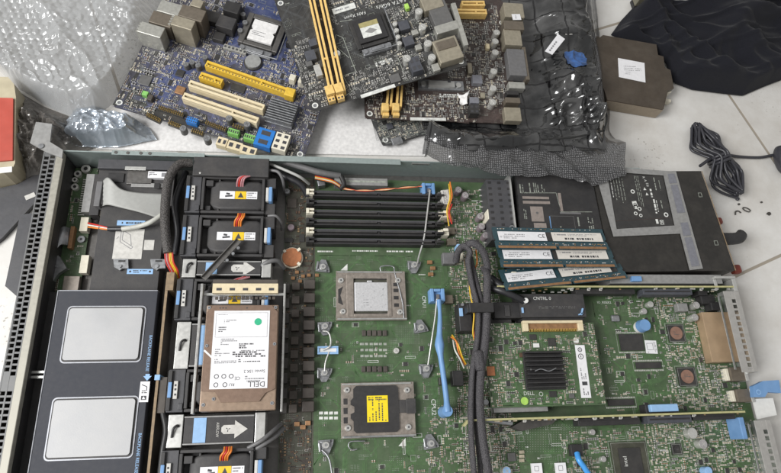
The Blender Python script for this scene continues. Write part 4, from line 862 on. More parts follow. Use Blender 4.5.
for pts, r, rf in (([(456,262,.0),(458,252,.010),(464,246,.018),(470,252,.018),(468,262,.016),(472,285,.012),(478,310,.012),(477,340,.012),(473,365,.012),(471,395,.012),(471,430,.014),(474,476,.016)], .0041, 0), ([(463,248,.012),(472,243,.024),(482,250,.022),(487,264,.014),(487,276,.006)], .0042, 0), ([(484,268,.008),(487,275,.016),(487,290,.016),(487,315,.016),(485,345,.014),(481,372,.014),(480,405,.014),(483,440,.016),(489,476,.016)], .0044, 0), ([(470,256,.008),(476,280,.010),(482,306,.010),(481,335,.010),(478,362,.009),(476,395,.008),(477,430,.008),(481,476,.008)], .0030, 0)):
    b = MB('braid_grey'); b.tube([cb.P(*p) for p in pts], r, n=12, flat=.75); b.build('sleeve', cb.o)
b = MB('cable_black'); b.tube([cb.P(491,288,.006), cb.P(502,291,.012), cb.P(514,296,.012), cb.P(524,301,.008)], .0040, n=10); x, y, z = cb.P(525,301,.009); b.cyl(x, y, z-.004, z+.003, .003, n=12, m='white'); b.build('black_cable', cb.o)
b = MB('cable_black'); b.tube([cb.P(490,278,.0), cb.P(498,284,.004), cb.P(508,290,.006)], .0050, n=10); b.build('black_cable', cb.o)
b = MB('braid_grey'); x, y = cb.L(480,360,.020); b.bc(x, y, .010, .022, .008, .0195, 0, .06); b.build('wrap', cb.o, .003)
for pts, m in (([(450,182,.0),(452,196,.004),(449,208,.0),(452,222,-.004)], 'wire_orange'), ([(449,184,.0),(450,198,.004),(447,210,.0),(449,226,-.006)], 'wire_yellow'), ([(452,204,.0),(449,214,.002),(452,224,-.002)], 'wire_red'), ([(468,262,.010),(472,288,.010),(478,308,.010),(476,330,.006),(475,346,.0)], 'wire_orange'), ([(470,268,.010),(470,292,.010),(474,312,.010),(473,332,.006),(475,342,.0)], 'wire_yellow'), ([(471,262,.006),(472,290,.008),(477,318,.008),(474,338,.004)], 'wire_red'), ([(476,250,.012),(477,262,.006),(474,272,.0)], 'wire_orange'),
               ([(451,337,-.008),(456,341,-.002),(459,353,-.004),(465,365,-.010)], 'wire_orange'), ([(452,335,-.008),(458,344,-.002),(462,356,-.004),(466,364,-.010)], 'wire_yellow'), ([(453,340,-.008),(455,350,-.002),(460,359,-.004),(464,368,-.010)], 'wire_white')):
    b = MB(m); b.tube([cb.P(*p) for p in pts], .0009, n=6); b.build('wire', cb.o)
b = MB('black'); q = cb.rect(469.5, 302.5, 494, 312, .022); b.box(q[0], q[1], .017, q[2], q[3], .022); b.box(q[0]-.001, q[1]+.001, -.006, q[0]+.002, q[3]-.001, .0168); b.box(q[2]-.002, q[1]+.001, -.006, q[2]+.001, q[3]-.001, .0168); b.build('holder', cb.o, .0008)
db = T('cable_connector', 'broad black cable connectors on either side of the braided bundle', 'connector', 488, 318, .0118)
db.box('body', 459, 303, 472, 331, 0, .020, 'black', .0008); db.box('body', 494, 302, 522, 318, 0, .022, 'black', .001); db.box('body', 472, 318, 512, 332, 0, .013, 'black_matte', .0006); db.box('tab', 459.5, 308, 463, 316, .0201, .0215, 'blue_pale'); db.box('tab', 505, 305, 510, 316, .0221, .0235, 'black_matte')
x, y = db.L(463,304,.024); b = MB('zinc'); b.cyl(x, y, .0201, .022, .0018, n=10); b.build('screw', db.o)
for k in range(7):
    if k == 0: b = MB('solder')
    x, y = db.L(516+k*1.6, 324, .002); b.bc(x, y, .0008, .008, .0005, .002)
b.build('pins', db.o)
bw = T('blue_cable', 'short bright blue cable leaving a black plug in front of the large square chip', 'cable', 580, 465, .02)
b = MB('blue_cable'); b.tube([bw.P(577,453,.0), bw.P(579,460,.004), bw.P(584,467,.004), bw.P(591,478,.002)], .0030, n=10); b.build('cable', bw.o)
hp = T('heat_pipe', 'grey rod and dark block below the near riser card', 'rod', 510, 424, .0118)
b = MB('zinc'); b.tube([hp.P(484,419,.012), hp.P(496,421,.012), hp.P(512,422.5,.012)], .0030, n=10); b.build('rod', hp.o)
b = MB('black_dusty'); pl = [hp.L(u, v, .012) for u, v in ((512,427),(524,420),(560,417),(552,424),(522,431))]; b.prism(pl, 0, .012); b.build('block', hp.o, .001)

# ================================================================== riser cards
def riser(label, u0, u1, v, slots, notches, name='riser_card', hook=None):
    t = T(name, label, 'circuit board', (u0+u1)/2, v, .0125); hh = .0300
    x0, y = t.L(u0, v, hh); x1 = t.L(u1, v, hh)[0]
    b = MB('pcb_riser', 'pcb_edge', 'silk_dim'); b.box(x0, y-.0009, 0, x1, y+.0009, hh-.0004, 0); b.box(x0, y-.0010, hh-.0003, x1, y+.0010, hh+.0004, 1); b.build('board', t.o)
    for a, c, dep, z0, z1, m in slots:
        xa, xb = t.L(a, v, z1)[0], t.L(c, v, z1)[0]; b = MB(m, 'black'); b.box(xa, y-.001-dep, z0, xb, y-.0011, z1, 0); b.box(xa+.002, y-.001-dep*.62, z1-.0005, xb-.002, y-.001-dep*.38, z1+.0003, 1); b.build('slot', t.o, .0006)
    for u in notches:
        xa = t.L(u, v, hh)[0]; b = MB('label_dirty', 'steel_bright'); b.add([(xa-.0018, y-.0012, hh-.004), (xa+.0018, y-.0012, hh-.004), (xa+.001, y-.0012, hh+.001), (xa-.001, y-.0012, hh+.001), (xa-.0018, y-.0035, hh-.005), (xa+.0018, y-.0035, hh-.005)], [(0,1,2,3), (4,5,1,0)], 0); b.box(xa-.0012, y-.0028, hh-.0045, xa+.0012, y-.0012, hh-.0015, 1); b.build('tab', t.o)
    r = random.Random(len(label)); b = MB('solder', 'tan_smd', 'chip', 'cream_smd')
    for _ in range(60):
        x, z = r.uniform(x0+.004, x1-.004), r.uniform(.006, hh-.003); w = r.uniform(.0008, .0022); b.box(x-w, y-.0022, z-.0008, x+w, y-.0010, z+.0008, r.choice((0, 0, 1, 2, 3)))
    b.build('tiny_components', t.o, kind='stuff')
    return t, y, hh
r1, yy, hh = riser('upright green riser card between the power supply and the small heatsink card', 497, 737, 286.5, ((575,634,.006,.012,.024,'black'),(642,691,.0075,.012,.0255,'slate')), (573, 590, 602, 657, 703, 718))
r2, yy2, hh2 = riser('upright riser card with a pale bright edge running across the near part of the board', 470, 747, 420.3, ((578,640,.008,.008,.022,'black'),(648,692,.008,.010,.025,'slate'),(694,736,.006,.010,.024,'black')), (526, 578, 597, 623, 697), hook=True)
b = MB('pcb_edge', 'pcb_riser'); x0 = r2.L(470,420.3,hh2)[0]; b.prism([(x0,yy2-.001),(x0,yy2+.001),(x0-.003,yy2+.0005),(x0-.008,yy2-.005),(x0-.0062,yy2-.006)], hh2-.006, hh2+.0003); b.build('bent_end', r2.o)
b = MB('blue_pale', 'black'); q = r2.rect(650, 404, 679.5, 411.5, .029); b.box(q[0]-.002, q[1]-.002, .010, q[2]+.002, q[3]+.0005, .023, 1); b.box(q[0]+.001, q[1], .0231, q[2]-.001, q[3], .029, 0); b.build('blue_pad', r2.o, .001)
b = MB('blue'); q = r1.rect(632, 276, 642, 281, .032); b.box(q[0], q[1], .020, q[2], q[3], .032); b.build('blue_pad', r1.o, .0006)
for u in (606, 625): pass

# ================================================================== small heatsink card
rc = T('heatsink_card', 'small green circuit card with a black finned heatsink and a white label strip', 'circuit board', 545, 365, .030)
q = rc.rect(487, 323, 600, 406.5, 0); b = MB('pcb_green', 'pcb_trace', 'silk', 'silk_dim'); b.box(q[0], q[1], -.0016, q[2], q[3], 0); routes(b, [(q[0]+.002,q[1]+.002,q[2]-.002,q[3]-.002)], 50, 'pcb_trace', 41)
x, y = rc.L(529,393.5); b.text('DELL', x, y, .0002, .0056, 'silk'); x, y = rc.L(541,394); b.ring(x, y, .0002, .0018, .0005, 'silk'); rc.k(x-.02, y-.003, x+.004, y+.003)
x, y = rc.L(576,340.5); b.disc(x, y, .0002, .0034, 'silk', 18); b.build('board', rc.o)
x, y = rc.L(524.5,401); b = MB('lime_dot'); b.disc(x, y, .0003, .0042, 0, 20); rc.k(x-.005,y-.005,x+.005,y+.005); b.build('green_dot', rc.o)
b, *h = rc.box('', 527, 350, 566, 389, 0, .010, 'black', build=False); b = MB('black', 'chip_grey'); b.box(h[0], h[1], 0, h[2], h[3], .003)
for i in range(9):
    y = h[1]+(h[3]-h[1])*(i+.5)/9; f = .0008; sh = .001*((i % 2)-.5)
    b.box(h[0]+.0003, y-f, .0031, h[2]-.0003+sh, y+f, .0110, 0)
for x in (h[0]+.004, h[2]-.004): b.cyl(x, (h[1]+h[3])/2, .003, .0112, .001, n=8, m=1)
b.build('heatsink', rc.o, .0003)
b = MB('zinc'); b.tube([rc.P(535,371,.012), rc.P(541,369,.0125), rc.P(549,371,.0125), rc.P(556,368,.012)], .0006, n=6); b.build('spring_wire', rc.o)
b, *h = rc.box('', 574.5, 345, 591.5, 398, 0, .0004, 'label', build=False); b = MB('label', 'ink', 'ink_grey'); xm = (h[0]+h[2])/2; b.bc(xm, (h[1]+h[3])/2, .0115, abs(h[3]-h[1]), .0001, .0004, 0, -.02)
for k, yy in enumerate((.91,.78)): b.ring(xm, h[1]+(h[3]-h[1])*yy, .0005, .0018+.0006*k, .0008, 1); b.bc(xm, h[1]+(h[3]-h[1])*yy, .0008, .0024, .0005, .0006, 1)
b.dashes(xm-.0035, h[1]+.020, xm+.0035, h[1]+.034, -3, .0005, 2); b.dashes(xm-.0035, h[1]+.003, xm+.0035, h[1]+.011, -3, .0005, 1); b.bc(xm, h[1]+.0155, .006, .004, .0005, .0006, 1); b.build('label', rc.o)
b, *h = rc.box('', 523, 319.5, 583, 330, 0, .0055, 'cream', build=False); b = MB('cream', 'gold', 'contacts'); xm0, xm1 = h[0], h[2]; yh, yl = h[3], h[1]; rc.k(h[0], h[1]-.004, h[2], h[3])
b.box(xm0, yh-.004, 0, xm1, yh-.001, .006, 0); b.box(xm0, yl-.001, 0, xm0+.006, yh-.0041, .006, 0); b.box(xm1-.006, yl-.001, 0, xm1, yh-.0041, .006, 0); b.box(xm0+.0061, yl+.0012, .0, xm1-.0061, yh-.0041, .003, 2)
n = 30
for i in range(n): b.bc(xm0+.008+(xm1-xm0-.016)*i/(n-1), yl+.0006, .0008, .0035, .0002, .0034, 1)
b.build('edge_connector', rc.o, .0004)
b = MB('white'); x, y = rc.L(536,345.5); b.bc(x, y, .0068, .0045, 0, .0012); rc.k(x-.004,y-.003,x+.004,y+.003); b.build('tiny_label', rc.o)
rc.blk('chip', 522, 355, .006, .005, 0, .0012, 'brown_smd', .0002); rc.blk('chip', 552, 342, .009, .009, 0, .0014, 'chip', .0003); rc.blk('chip', 553, 394, .0085, .0065, 0, .0014, 'chip', .0003)
rc.blk('chip', 572, 396, .006, .005, 0, .0014, 'chip_grey', .0003); rc.blk('chip', 491, 371, .009, .010, 0, .0015, 'copper', .0004); rc.blk('chip', 533, 337, .008, .006, 0, .0014, 'chip', .0003)
smds(rc, [q], 750, 43, sc=1.1)
for u, v in ((598,328),(601,402),(492,402)):
    x, y = rc.L(u-6, v, -.002); b = MB('zinc'); b.cyl(x, y, -.0182, -.0017, .003, n=12); b.build('standoff', rc.o)
b = MB('grey_frame', 'black'); h = rc.rect(494, 405.5, 548, 412, -.004); b.box(h[0], h[1], -.016, h[2], h[3], -.004); b.build('edge_slot', rc.o, .0005)
cc = T('slot_cover', 'black connector cover lettered CNTRL 0 above the cream edge connector', 'cover', 552, 308, .0118)
b, *h = cc.box('', 520, 294, 585, 320.5, .002, .0235, 'black', build=False); b = MB('black_matte', 'silk', 'black'); b.box(h[0], h[1]+.004, .0, h[2], h[3], .0235, 0); b.box(h[0]+.002, h[1], .0, h[2]-.002, h[1]+.0039, .020, 2)
x, y = cc.L(542,298.5,.0236); b.text('CNTRL 0', x, y, .0237, .0052, 1, 0, 1.05); b.dashes(h[0]+.022, (h[1]+h[3])/2-.002, h[2]-.012, (h[1]+h[3])/2+.0015, 2, .0237, 'chip_grey', .5); b.build('body', cc.o, .0007)
b = MB('blue_pale'); x, y = cc.L(581.5,311.5,.026); b.bc(x+.001, y, .0014, .008, .0237, .026, 0, -.35); b.bc(x-.0008, y-.0025, .005, .0014, .0237, .026, 0, .35); b.build('catch', cc.o); b = MB('blue_pale'); x, y = cc.L(523,310,.026); b.bc(x, y, .002, .006, .0237, .0255); b.build('catch', cc.o)

# ================================================================== power supply and baffle
pm = Matrix.Translation(W(668, 240, 0)) @ Matrix.Rotation(.045, 4, 'Z')
ps = T('power_supply', 'black power supply with a printed warning label and grey vents at the far rear corner', 'power supply', 0, 0, 0, M=Matrix.Translation((*W(668,240,.0).xy, .0045)) @ Matrix.Rotation(.05, 4, 'Z'))
hz = .0375
pl = [ps.L(u, v, hz) for u, v in ((592,171.5),(701,171),(735,270.5),(612,272))]
b = MB('psu_black'); b.prism(pl, 0, hz); b.build('body', ps.o, .0008)
b = MB('tan_edge'); e0, e1 = ps.L(701.5,171,hz), ps.L(735.5,270.5,hz); b.line([e0, e1], .0012, hz+.0004); b.build('edge_trim', ps.o)
def pp(u, v): return ps.L(u, v, hz)
b = MB('grey_frame', 'psu_black'); fo = [pp(*p) for p in ((593,166),(672,172),(680,234),(613,237))]; fi = [pp(*p) for p in ((606,172),(663,176),(674,226),(616,229.5))]
b.add([(*p, hz+.0009) for p in fo]+[(*p, hz+.0009) for p in fi], [(0,1,5,4),(1,2,6,5),(2,3,7,6),(3,0,4,7)] , 0); b.build('label_border', ps.o, solid=.0008)
b = MB('chip', 'silk', 'silk_dim', 'pcb_brown'); c4 = [Vector((*p, 0)) for p in fi]
def pl_(a, c): return (c4[0].lerp(c4[1], a)).lerp(c4[3].lerp(c4[2], a), c)
b.poly([pl_(.01,.01)[:], pl_(.01,.99)[:], pl_(.99,.99)[:], pl_(.99,.01)[:]], hz+.0004, 0)
rr = random.Random(9); rot0 = math.radians(-84)
def txtcol(a, c0, c1, w, m):
    p = c0
    while p < c1:
        L = rr.uniform(.03, .09); A, B = pl_(a, p), pl_(a, min(c1, p+L)); b.line([A[:2], B[:2]], w, hz+.0006, m); p += L+rr.uniform(.01, .03)
for a, c0, c1, w, m in ((.05,.05,.45,.0008,1),(.10,.05,.5,.0006,2),(.15,.08,.45,.0008,2),(.20,.05,.55,.0007,2),(.25,.1,.5,.0006,2),(.48,.04,.55,.0007,2),(.51,.04,.6,.0006,2),(.54,.04,.62,.0006,2),(.72,.28,.44,.0024,1),(.74,.48,.75,.0022,1),(.82,.05,.3,.0012,2),(.78,.5,.72,.0010,1),(.86,.5,.66,.0012,2),(.9,.1,.3,.0008,2)): txtcol(a, c0, c1, w, m)
for a, c, s, n in ((.40,.34,.0028,0),(.40,.62,.0030,1),(.46,.66,.0026,0),(.38,.74,.0024,0),(.46,.78,.0022,0),(.90,.78,.0030,0)):
    p = pl_(a, c); b.ring(p.x, p.y, hz+.0006, s*.55, s*.45, 1)
    if n: b.bc(p.x, p.y+.003, .006, .009, hz+.00055, hz+.0006, 1, .1); b.ring(p.x, p.y+.003, hz+.0007, .0015, .0008, 0)
for a, c in ((.62,.28),(.64,.38)):
    p = pl_(a, c); b.poly([(p.x-.002,p.y-.0018),(p.x+.002,p.y-.0018),(p.x,p.y+.002)], hz+.0006, 1)
for (a, c, s) in ((.64,.06,'R'),(.66,.12,'A'),(.68,.18,'E'),(.68,.22,'8')):
    p = pl_(a, c); b.text(s, p.x, p.y, hz+.0006, .0045, 1, -math.pi/2)
p = pl_(.80,.92); b.text('X', p.x, p.y, hz+.0006, .0075, 1, .05); b.frame(p.x-.0025, p.y-.003, p.x+.0025, p.y+.003, hz+.0006, .0006, 1); p = pl_(.72,.90); b.bc(p.x, p.y, .003, .006, hz+.0005, hz+.0006, 1)
A, B = pl_(.02,.86), pl_(.98,.84); b.line([A[:2], B[:2]], .0006, hz+.0006, 3); b.build('warning_label', ps.o)
b = MB('grey_frame', 'lav_grey'); ro = [pp(*p) for p in ((663.5,172),(675,171.5),(702,269),(689,270.5))]; b.prism(ro, hz+.0011, hz+.0019, 0); b.build('vent_rail', ps.o, .0003)
b = MB('lav_grey')
for (a, c) in ((.03,.13),(.15,.44),(.54,.67),(.69,.97)):
    L0, R0 = Vector((*ro[0], 0)), Vector((*ro[1], 0)); L1, R1 = Vector((*ro[3], 0)), Vector((*ro[2], 0))
    q4 = [L0.lerp(L1, a).lerp(R0.lerp(R1, a), .22), L0.lerp(L1, a).lerp(R0.lerp(R1, a), .78), L0.lerp(L1, c).lerp(R0.lerp(R1, c), .80), L0.lerp(L1, c).lerp(R0.lerp(R1, c), .18)]
    b.prism([(p.x, p.y) for p in q4], hz+.0020, hz+.0024, 0)
b.build('vent_panel', ps.o, .0003)
for u, v in ((700,195),(716,243)):
    b = MB('silk_dim'); x, y = pp(u, v); b.frame(x-.0025, y-.003, x+.0025, y+.003, hz+.0003, .0006, 0); b.build('mark', ps.o)
b = MB('black'); P_ = ps.P; b.tube([P_(712,238,.020), P_(724,239,.022), P_(738,238,.022), P_(742,234,.020)], lambda t: .009-.002*t, n=12, flat=.8); b.build('handle', ps.o)
b = MB('tag_red'); x, y, z = P_(717,221,.012); b.bc(x, y, .016, .010, .004, .014, 0, .05); b.build('release_tab', ps.o, .003, label='dark red release tab near the cord')
b = MB('tag_red'); x, y, z = P_(737,269,.010); b.bc(x, y, .012, .012, .003, .012, 0, .05); b.build('release_tab', ps.o, .003, label='dark red release tab near the riser bracket')

bf = T('air_baffle', 'black plastic baffle with printed diagrams between the dark power connector and power supply', 'air baffle', 555, 220, .0118); hb = .029
pl = [bf.L(u, v, hb) for u, v in ((516,172),(591,173.5),(609,262),(523,262))]; b = MB('black', 'silk_dim', 'tan_print', 'blue', 'chip_grey', 'black_matte'); b.prism(pl, 0, hb, 0)
def bp2(u, v): return bf.L(u, v, hb)
zz = hb+.0003
for u0, v0, u1, v1, m in ((522.5,196.5,549,199.0,'tan_print'),(523,201,550,203.8,'tan_print'),(531,206.5,543.5,221.5,'tan_print'),(534.5,223,547,235,'tan_print'),(559,193,562,211,'tan_print')):
    q = bf.rect(u0, v0, u1, v1, zz); b.box(q[0], q[1], hb+.0001, q[2], q[3], zz, m)
q = bf.rect(550, 216, 575, 233, zz); b.frame(*q, zz, .0005, 'chip_grey'); b.box(q[0], q[1], hb+.0001, q[0]+.0015, q[3], zz, 'blue')
for u0, v0, u1, v1, r in ((519,184,524,193,-2),(524,183,531,193,-3),(533,183,539,193,-3),(541,184,545,193,-2),(523.5,209,527,219,-2),(577,217,580,226,-1),(588,217,594,231,-3),(560,226,567,228,1)):
    q = bf.rect(u0, v0, u1, v1, zz); b.dashes(q[0], q[1], q[2], q[3], r, zz, 'silk_dim', .5)
for u, v in ((537,213),(540.5,229)): x, y = bp2(u, v); b.disc(x, y, hb+.0005, .0016, 'chip_grey', 10)
b.line([bp2(521,193), bp2(556,193), bp2(561,212), bp2(592,212)], .0006, zz, 'silk_dim'); b.box(*bf.rect(560,212.3,581,214,zz)[:2], hb+.0001, *bf.rect(560,212.3,581,214,zz)[2:], zz, 'grey_plastic')
b.build('body', bf.o, .0006)

# ================================================================== loose memory modules
def dimm(label, a, c, z0, z1, tilt, seed):
    A, B = W(*a, z0), W(*c, z1); d = B-A; L = d.length; ex = d.normalized(); ey = Vector((-ex.y, ex.x, 0)).normalized(); ez = ex.cross(ey)
    M = Matrix((ex, ey, ez)).transposed().to_4x4(); M = M @ Matrix.Rotation(tilt, 4, 'X'); M.translation = A
    t = T('memory_module', label, 'memory module', 0, 0, 0, M=M, group='loose memory modules lying on the board'); D = .030
    b = MB('dimm_pcb', 'silk_dim'); xm = L*.54
    b.prism([(0,0),(xm-.001,0),(xm-.001,.003),(xm+.001,.003),(xm+.001,0),(L,0),(L,.010),(L-.0015,.011),(L-.0015,.013),(L,.014),(L,D),(0,D),(0,.014),(.0015,.013),(.0015,.011),(0,.010)], 0, .0012, 0)
    b.build('board', t.o)
    b = MB('contacts', 'gold'); b.box(.003, .0002, .0013, xm-.002, .0034, .0015, 0); b.box(xm+.002, .0002, .0013, L-.003, .0034, .0015, 0); b.build('contacts', t.o)
    r = random.Random(seed)
    for i in range(9):
        x = .006+(L-.012)*(i+.5)/9; b = MB('chip'); b.bc(x, .0165, .0095, .0125, .0013, .0024); b.build('memory_chip', t.o, .0002)
    b = MB('solder', 'tan_smd')
    for i in range(70): b.bc(r.uniform(.004, L-.004), r.choice((.0052, .0068, .0275)), .0012, .0008, .0013, .0019, r.randrange(2))
    b.build('tiny_components', t.o, kind='stuff')
    for x0, x1, nm in ((.005, .063, 'label'), (.070, min(L-.003, .132), 'label_cream')):
        b = MB(nm, 'ink', 'ink_grey'); y0, y1 = .0100, .0228; b.box(x0, y0, .0025, x1, y1, .0027, 0)
        if nm == 'label': b.dashes(x0+.006, y0+.002, x0+.032, y1-.003, 3, .0028, 2, .4); b.text('CE', x1-.006, (y0+y1)/2, .0028, .0075, 1); b.ring(x0+.003, y0+.005, .0028, .0008, .0004, 2, 10)
        else: b.dashes(x0+.015, y0+.002, x1-.008, y0+.005, 1, .0028, 1, .9); b.dashes(x0+.004, y1-.005, x0+.018, y1-.002, 1, .0028, 2, .6); b.dashes(x0+.020, y1-.0055, x1-.006, y1-.002, 2, .0028, 2, .4)
        b.build('label', t.o, label='white printed label' if nm == 'label' else 'cream printed label with a barcode')
    return t
dimm('memory stick furthest from the camera of the three lying in front of the power supply', (496,248.5), (609,250), .052, .052, -.30, 3)
dimm('memory stick in the middle of the three lying in front of the power supply', (501,267.5), (617,267.5), .0500, .0500, -.30, 4)
dimm('memory stick nearest the upright riser, lying at a slant to the others', (506,291), (628,278.5), .048, .050, -.42, 5)
# ================================================================== special sheet materials
def sheet_mats():
    m = mat('bubble_film', (.33,.345,.36), .10, var=.06, vs=40, alpha=.55, coat=.8)
    m = mat('bag_film', (.045,.043,.046), .17, .35, var=.35, vs=18, alpha=.975, coat=.9)
    nt = m.node_tree; N = nt.nodes; Lk = nt.links; p = N['Principled BSDF']; tc = [n for n in N if n.type == 'TEX_COORD'][0]
    br = N.new('ShaderNodeTexBrick'); br.offset = 0; br.inputs['Scale'].default_value = 1; br.inputs['Brick Width'].default_value = .034; br.inputs['Row Height'].default_value = .036; br.inputs['Mortar Size'].default_value = .0011
    nn = N.new('ShaderNodeTexNoise'); nn.inputs['Scale'].default_value = 14; va = N.new('ShaderNodeVectorMath'); va.operation = 'MULTIPLY_ADD'; va.inputs[1].default_value = (.016,.016,0)
    Lk.new(tc.outputs['Object'], nn.inputs['Vector']); Lk.new(nn.outputs['Color'], va.inputs[0]); Lk.new(tc.outputs['Object'], va.inputs[2]); Lk.new(va.outputs[0], br.inputs['Vector'])
    n2 = N.new('ShaderNodeTexNoise'); n2.inputs['Scale'].default_value = 26; n2.inputs['Detail'].default_value = 6
    Lk.new(tc.outputs['Object'], n2.inputs['Vector']); rp = N.new('ShaderNodeValToRGB'); rp.color_ramp.elements[0].position = .38; rp.color_ramp.elements[1].position = .72
    rp.color_ramp.elements[0].color = (.014,.015,.016,1); rp.color_ramp.elements[1].color = (.115,.115,.115,1); Lk.new(n2.outputs['Fac'], rp.inputs[0])
    mx = N.new('ShaderNodeMix'); mx.data_type = 'RGBA'; mx.inputs[7].default_value = (.006,.006,.007,1); Lk.new(br.outputs['Fac'], mx.inputs[0]); Lk.new(rp.outputs[0], mx.inputs[6]); Lk.new(mx.outputs[2], p.inputs['Base Color'])
    m = mat('dotted_film', (.1,.1,.1), .2, .1, coat=.8, alpha=.80)
    nt = m.node_tree; N = nt.nodes; Lk = nt.links; p = N['Principled BSDF']; tc = [n for n in N if n.type == 'TEX_COORD'][0]
    vo = N.new('ShaderNodeTexVoronoi'); vo.inputs['Scale'].default_value = 400; vo.inputs['Randomness'].default_value = .25; vo.voronoi_dimensions = '2D'
    Lk.new(tc.outputs['Object'], vo.inputs['Vector']); rp = N.new('ShaderNodeValToRGB'); rp.color_ramp.elements[0].position = .16; rp.color_ramp.elements[1].position = .36
    rp.color_ramp.elements[0].color = (.24,.24,.245,1); rp.color_ramp.elements[1].color = (.034,.034,.036,1); Lk.new(vo.outputs['Distance'], rp.inputs[0]); Lk.new(rp.outputs[0], p.inputs['Base Color'])
    mat('blue_patch', (.025,.085,.25), .3, var=.6, vs=120, coat=.8)
    mat('foil_blue', (.44,.49,.55), .2, .5, var=.3, vs=30, alpha=.9, coat=.4)
    mat('shade_film', (.13,.12,.11), .25, .2, var=.4, vs=25, alpha=.85, coat=.4)
    m = mat('cloth', (.013,.0135,.018), 1.0, var=.25, vs=900, bump=.5, bs=1800); m.node_tree.nodes['Principled BSDF'].inputs['Specular IOR Level'].default_value = .15; m.node_tree.nodes['Principled BSDF'].inputs['Sheen Weight'].default_value = .08; m.node_tree.nodes['Principled BSDF'].inputs['Sheen Roughness'].default_value = .5
sheet_mats()
def sheet(t, name, m, vs, fs, solid=0., flat=False):
    b = MB(m); I = t.I; b.add([I @ Vector(v) for v in vs], fs, 0, not flat); return b.build(name, t.o, solid=solid)

# ================================================================== wrapping, bags, cloth
bw_ = T('bubble_wrap', 'crumpled sheet of clear bubble wrap heaped on the floor behind the blue board', 'bubble wrap', 60, 70, 0)
def bub(x, y, pr=.0086):
    x += .004*nz(x, y, 9, 3); y += .004*nz(x, y, 9, 8); r3 = pr*.866; j = round(y/r3); best = 9
    for jj in (j-1, j, j+1):
        ox = (pr/2 if jj % 2 else 0); i = round((x-ox)/pr); d = math.hypot(x-(i*pr+ox), y-jj*r3); best = min(best, d)
    q = best/(pr*.45); return math.sqrt(max(0, 1-q*q))
def zf(s, t, x, y, z0):
    e = min(1, s/.08+.2)*sstep(0, .12, min(t+.02, 1-s+.012)); fold = ridge(x, y, 11, 2)**3*.010+nz(x, y, 7, 1)*.012+nz(x, y, 30, 4)*.004
    return .002+e*(.034+fold*.55+.004*ridge(x+.5*y, y*.6, 16, 6)**4+.0022*ridge(x, y, 60, 2)**3)+bub(x, y)*.0019*(.5+.5*sstep(-.3, .3, nz(x, y, 13, 12)))
vs, fs = coons([(18,90,0),(32,98,0),(50,110,0),(76,121,0),(98,118,0),(114,107,0)], [(-70,-25,.03),(160,-25,.03)], [(18,90,0),(4,76,0),(-40,50,0),(-70,-25,0)], [(114,107,.0),(133,78,.01),(146,50,.02),(154,15,.03),(160,-25,.03)], 210, 200, zf)
sheet(bw_, 'sheet', 'bubble_film', vs, fs)

fo = T('foil_bag', 'crumpled blue silver antistatic bag lying between bubble wrap and the far case wall', 'antistatic bag', 105, 128, 0)
def zf(s, t, x, y, z0):
    e = sstep(0, .3, min(s*1.5, 1-s, t*1.3, (1-t)*1.5)); return .003+e*.012+(.25+.75*e)*(.012*ridge(x, y, 22, 5)+.006*ridge(x, y*1.4, 50, 2)+.003*ridge(x, y, 110, 4))
vs, fs = coons([(58,141,0),(80,149,0),(120,150,0),(158,142,0)], [(76,112,0),(95,108,0),(120,116,0),(150,130,0)], [(58,141,0),(66,126,0),(76,112,0)], [(158,142,0),(150,130,0)], 90, 50, zf)
sheet(fo, 'sheet', 'foil_blue', vs, fs, flat=True)
gf = T('shade_sheet', 'dark grey crumpled sheet standing in for floor shade beside the red container', 'shade sheet', 40, 140, 0)  # dark sheet added in place of the shade on the floor here
def zf(s, t, x, y, z0):
    e = sstep(0, .25, min(s, 1-s, t, 1-t)); return .003+e*(.006+.012*ridge(x, y, 30, 9)+.010*ridge(x, y, 75, 1)+.005*ridge(x, y, 140, 3))
vs, fs = coons([(14,184,0),(40,180,0)], [(18,92,0),(45,108,0),(76,120,0),(92,140,0)], [(14,184,0),(16,140,0),(18,92,0)], [(40,180,0),(60,160,0),(92,150,0),(92,140,0)], 44, 50, zf)
sheet(gf, 'sheet', 'shade_film', vs, fs, flat=True)
pl_s = T('black_plate', 'flat black plastic plate on the floor left of the perforated front strip', 'plate', 20, 205, 0)
b = MB('charcoal', 'label_dirty'); b.prism([pl_s.L(u, v, .006) for u, v in ((-30,195),(18,184),(44,170),(41,196),(2,238),(-30,262))], 0, .006, 0); x, y = pl_s.L(30,196,.007); b.bc(x, y, .011, .006, .0061, .0068, 1, .5); b.build('plate', pl_s.o, .001)
rd = T('red_container', 'red and cloudy yellow plastic container cut off by the left edge of the photo', 'container', 5, 135, 0)
b = MB('amber_film'); b.prism([rd.L(u, v, .034) for u, v in ((-40,76),(8,77),(14,84),(16,98),(15,163),(11,172),(-40,180))], 0, .034, 0); b.build('body', rd.o, .007)
b = MB('red_plastic'); b.prism([rd.L(u, v, .0365) for u, v in ((-40,97),(13,98),(12.5,160),(-40,164))], .0342, .0365, 0); b.build('red_face', rd.o, .001)
b = MB('white'); x, y = rd.L(2,170,.035); b.bc(x, y, .020, .007, .0342, .035, 0, .15); b.build('label', rd.o, .0004)

fm = T('foam_sheet', 'flat pale packing sheet under the loose motherboards, along the case wall', 'packing sheet', 260, 130, 0)
b = MB('paper'); b.prism([fm.L(u, v, .003) for u, v in ((96,128),(150,90),(300,70),(440,80),(425,156),(300,153.5),(180,151),(96,149))], 0, .003); b.build('sheet', fm.o, .0006)
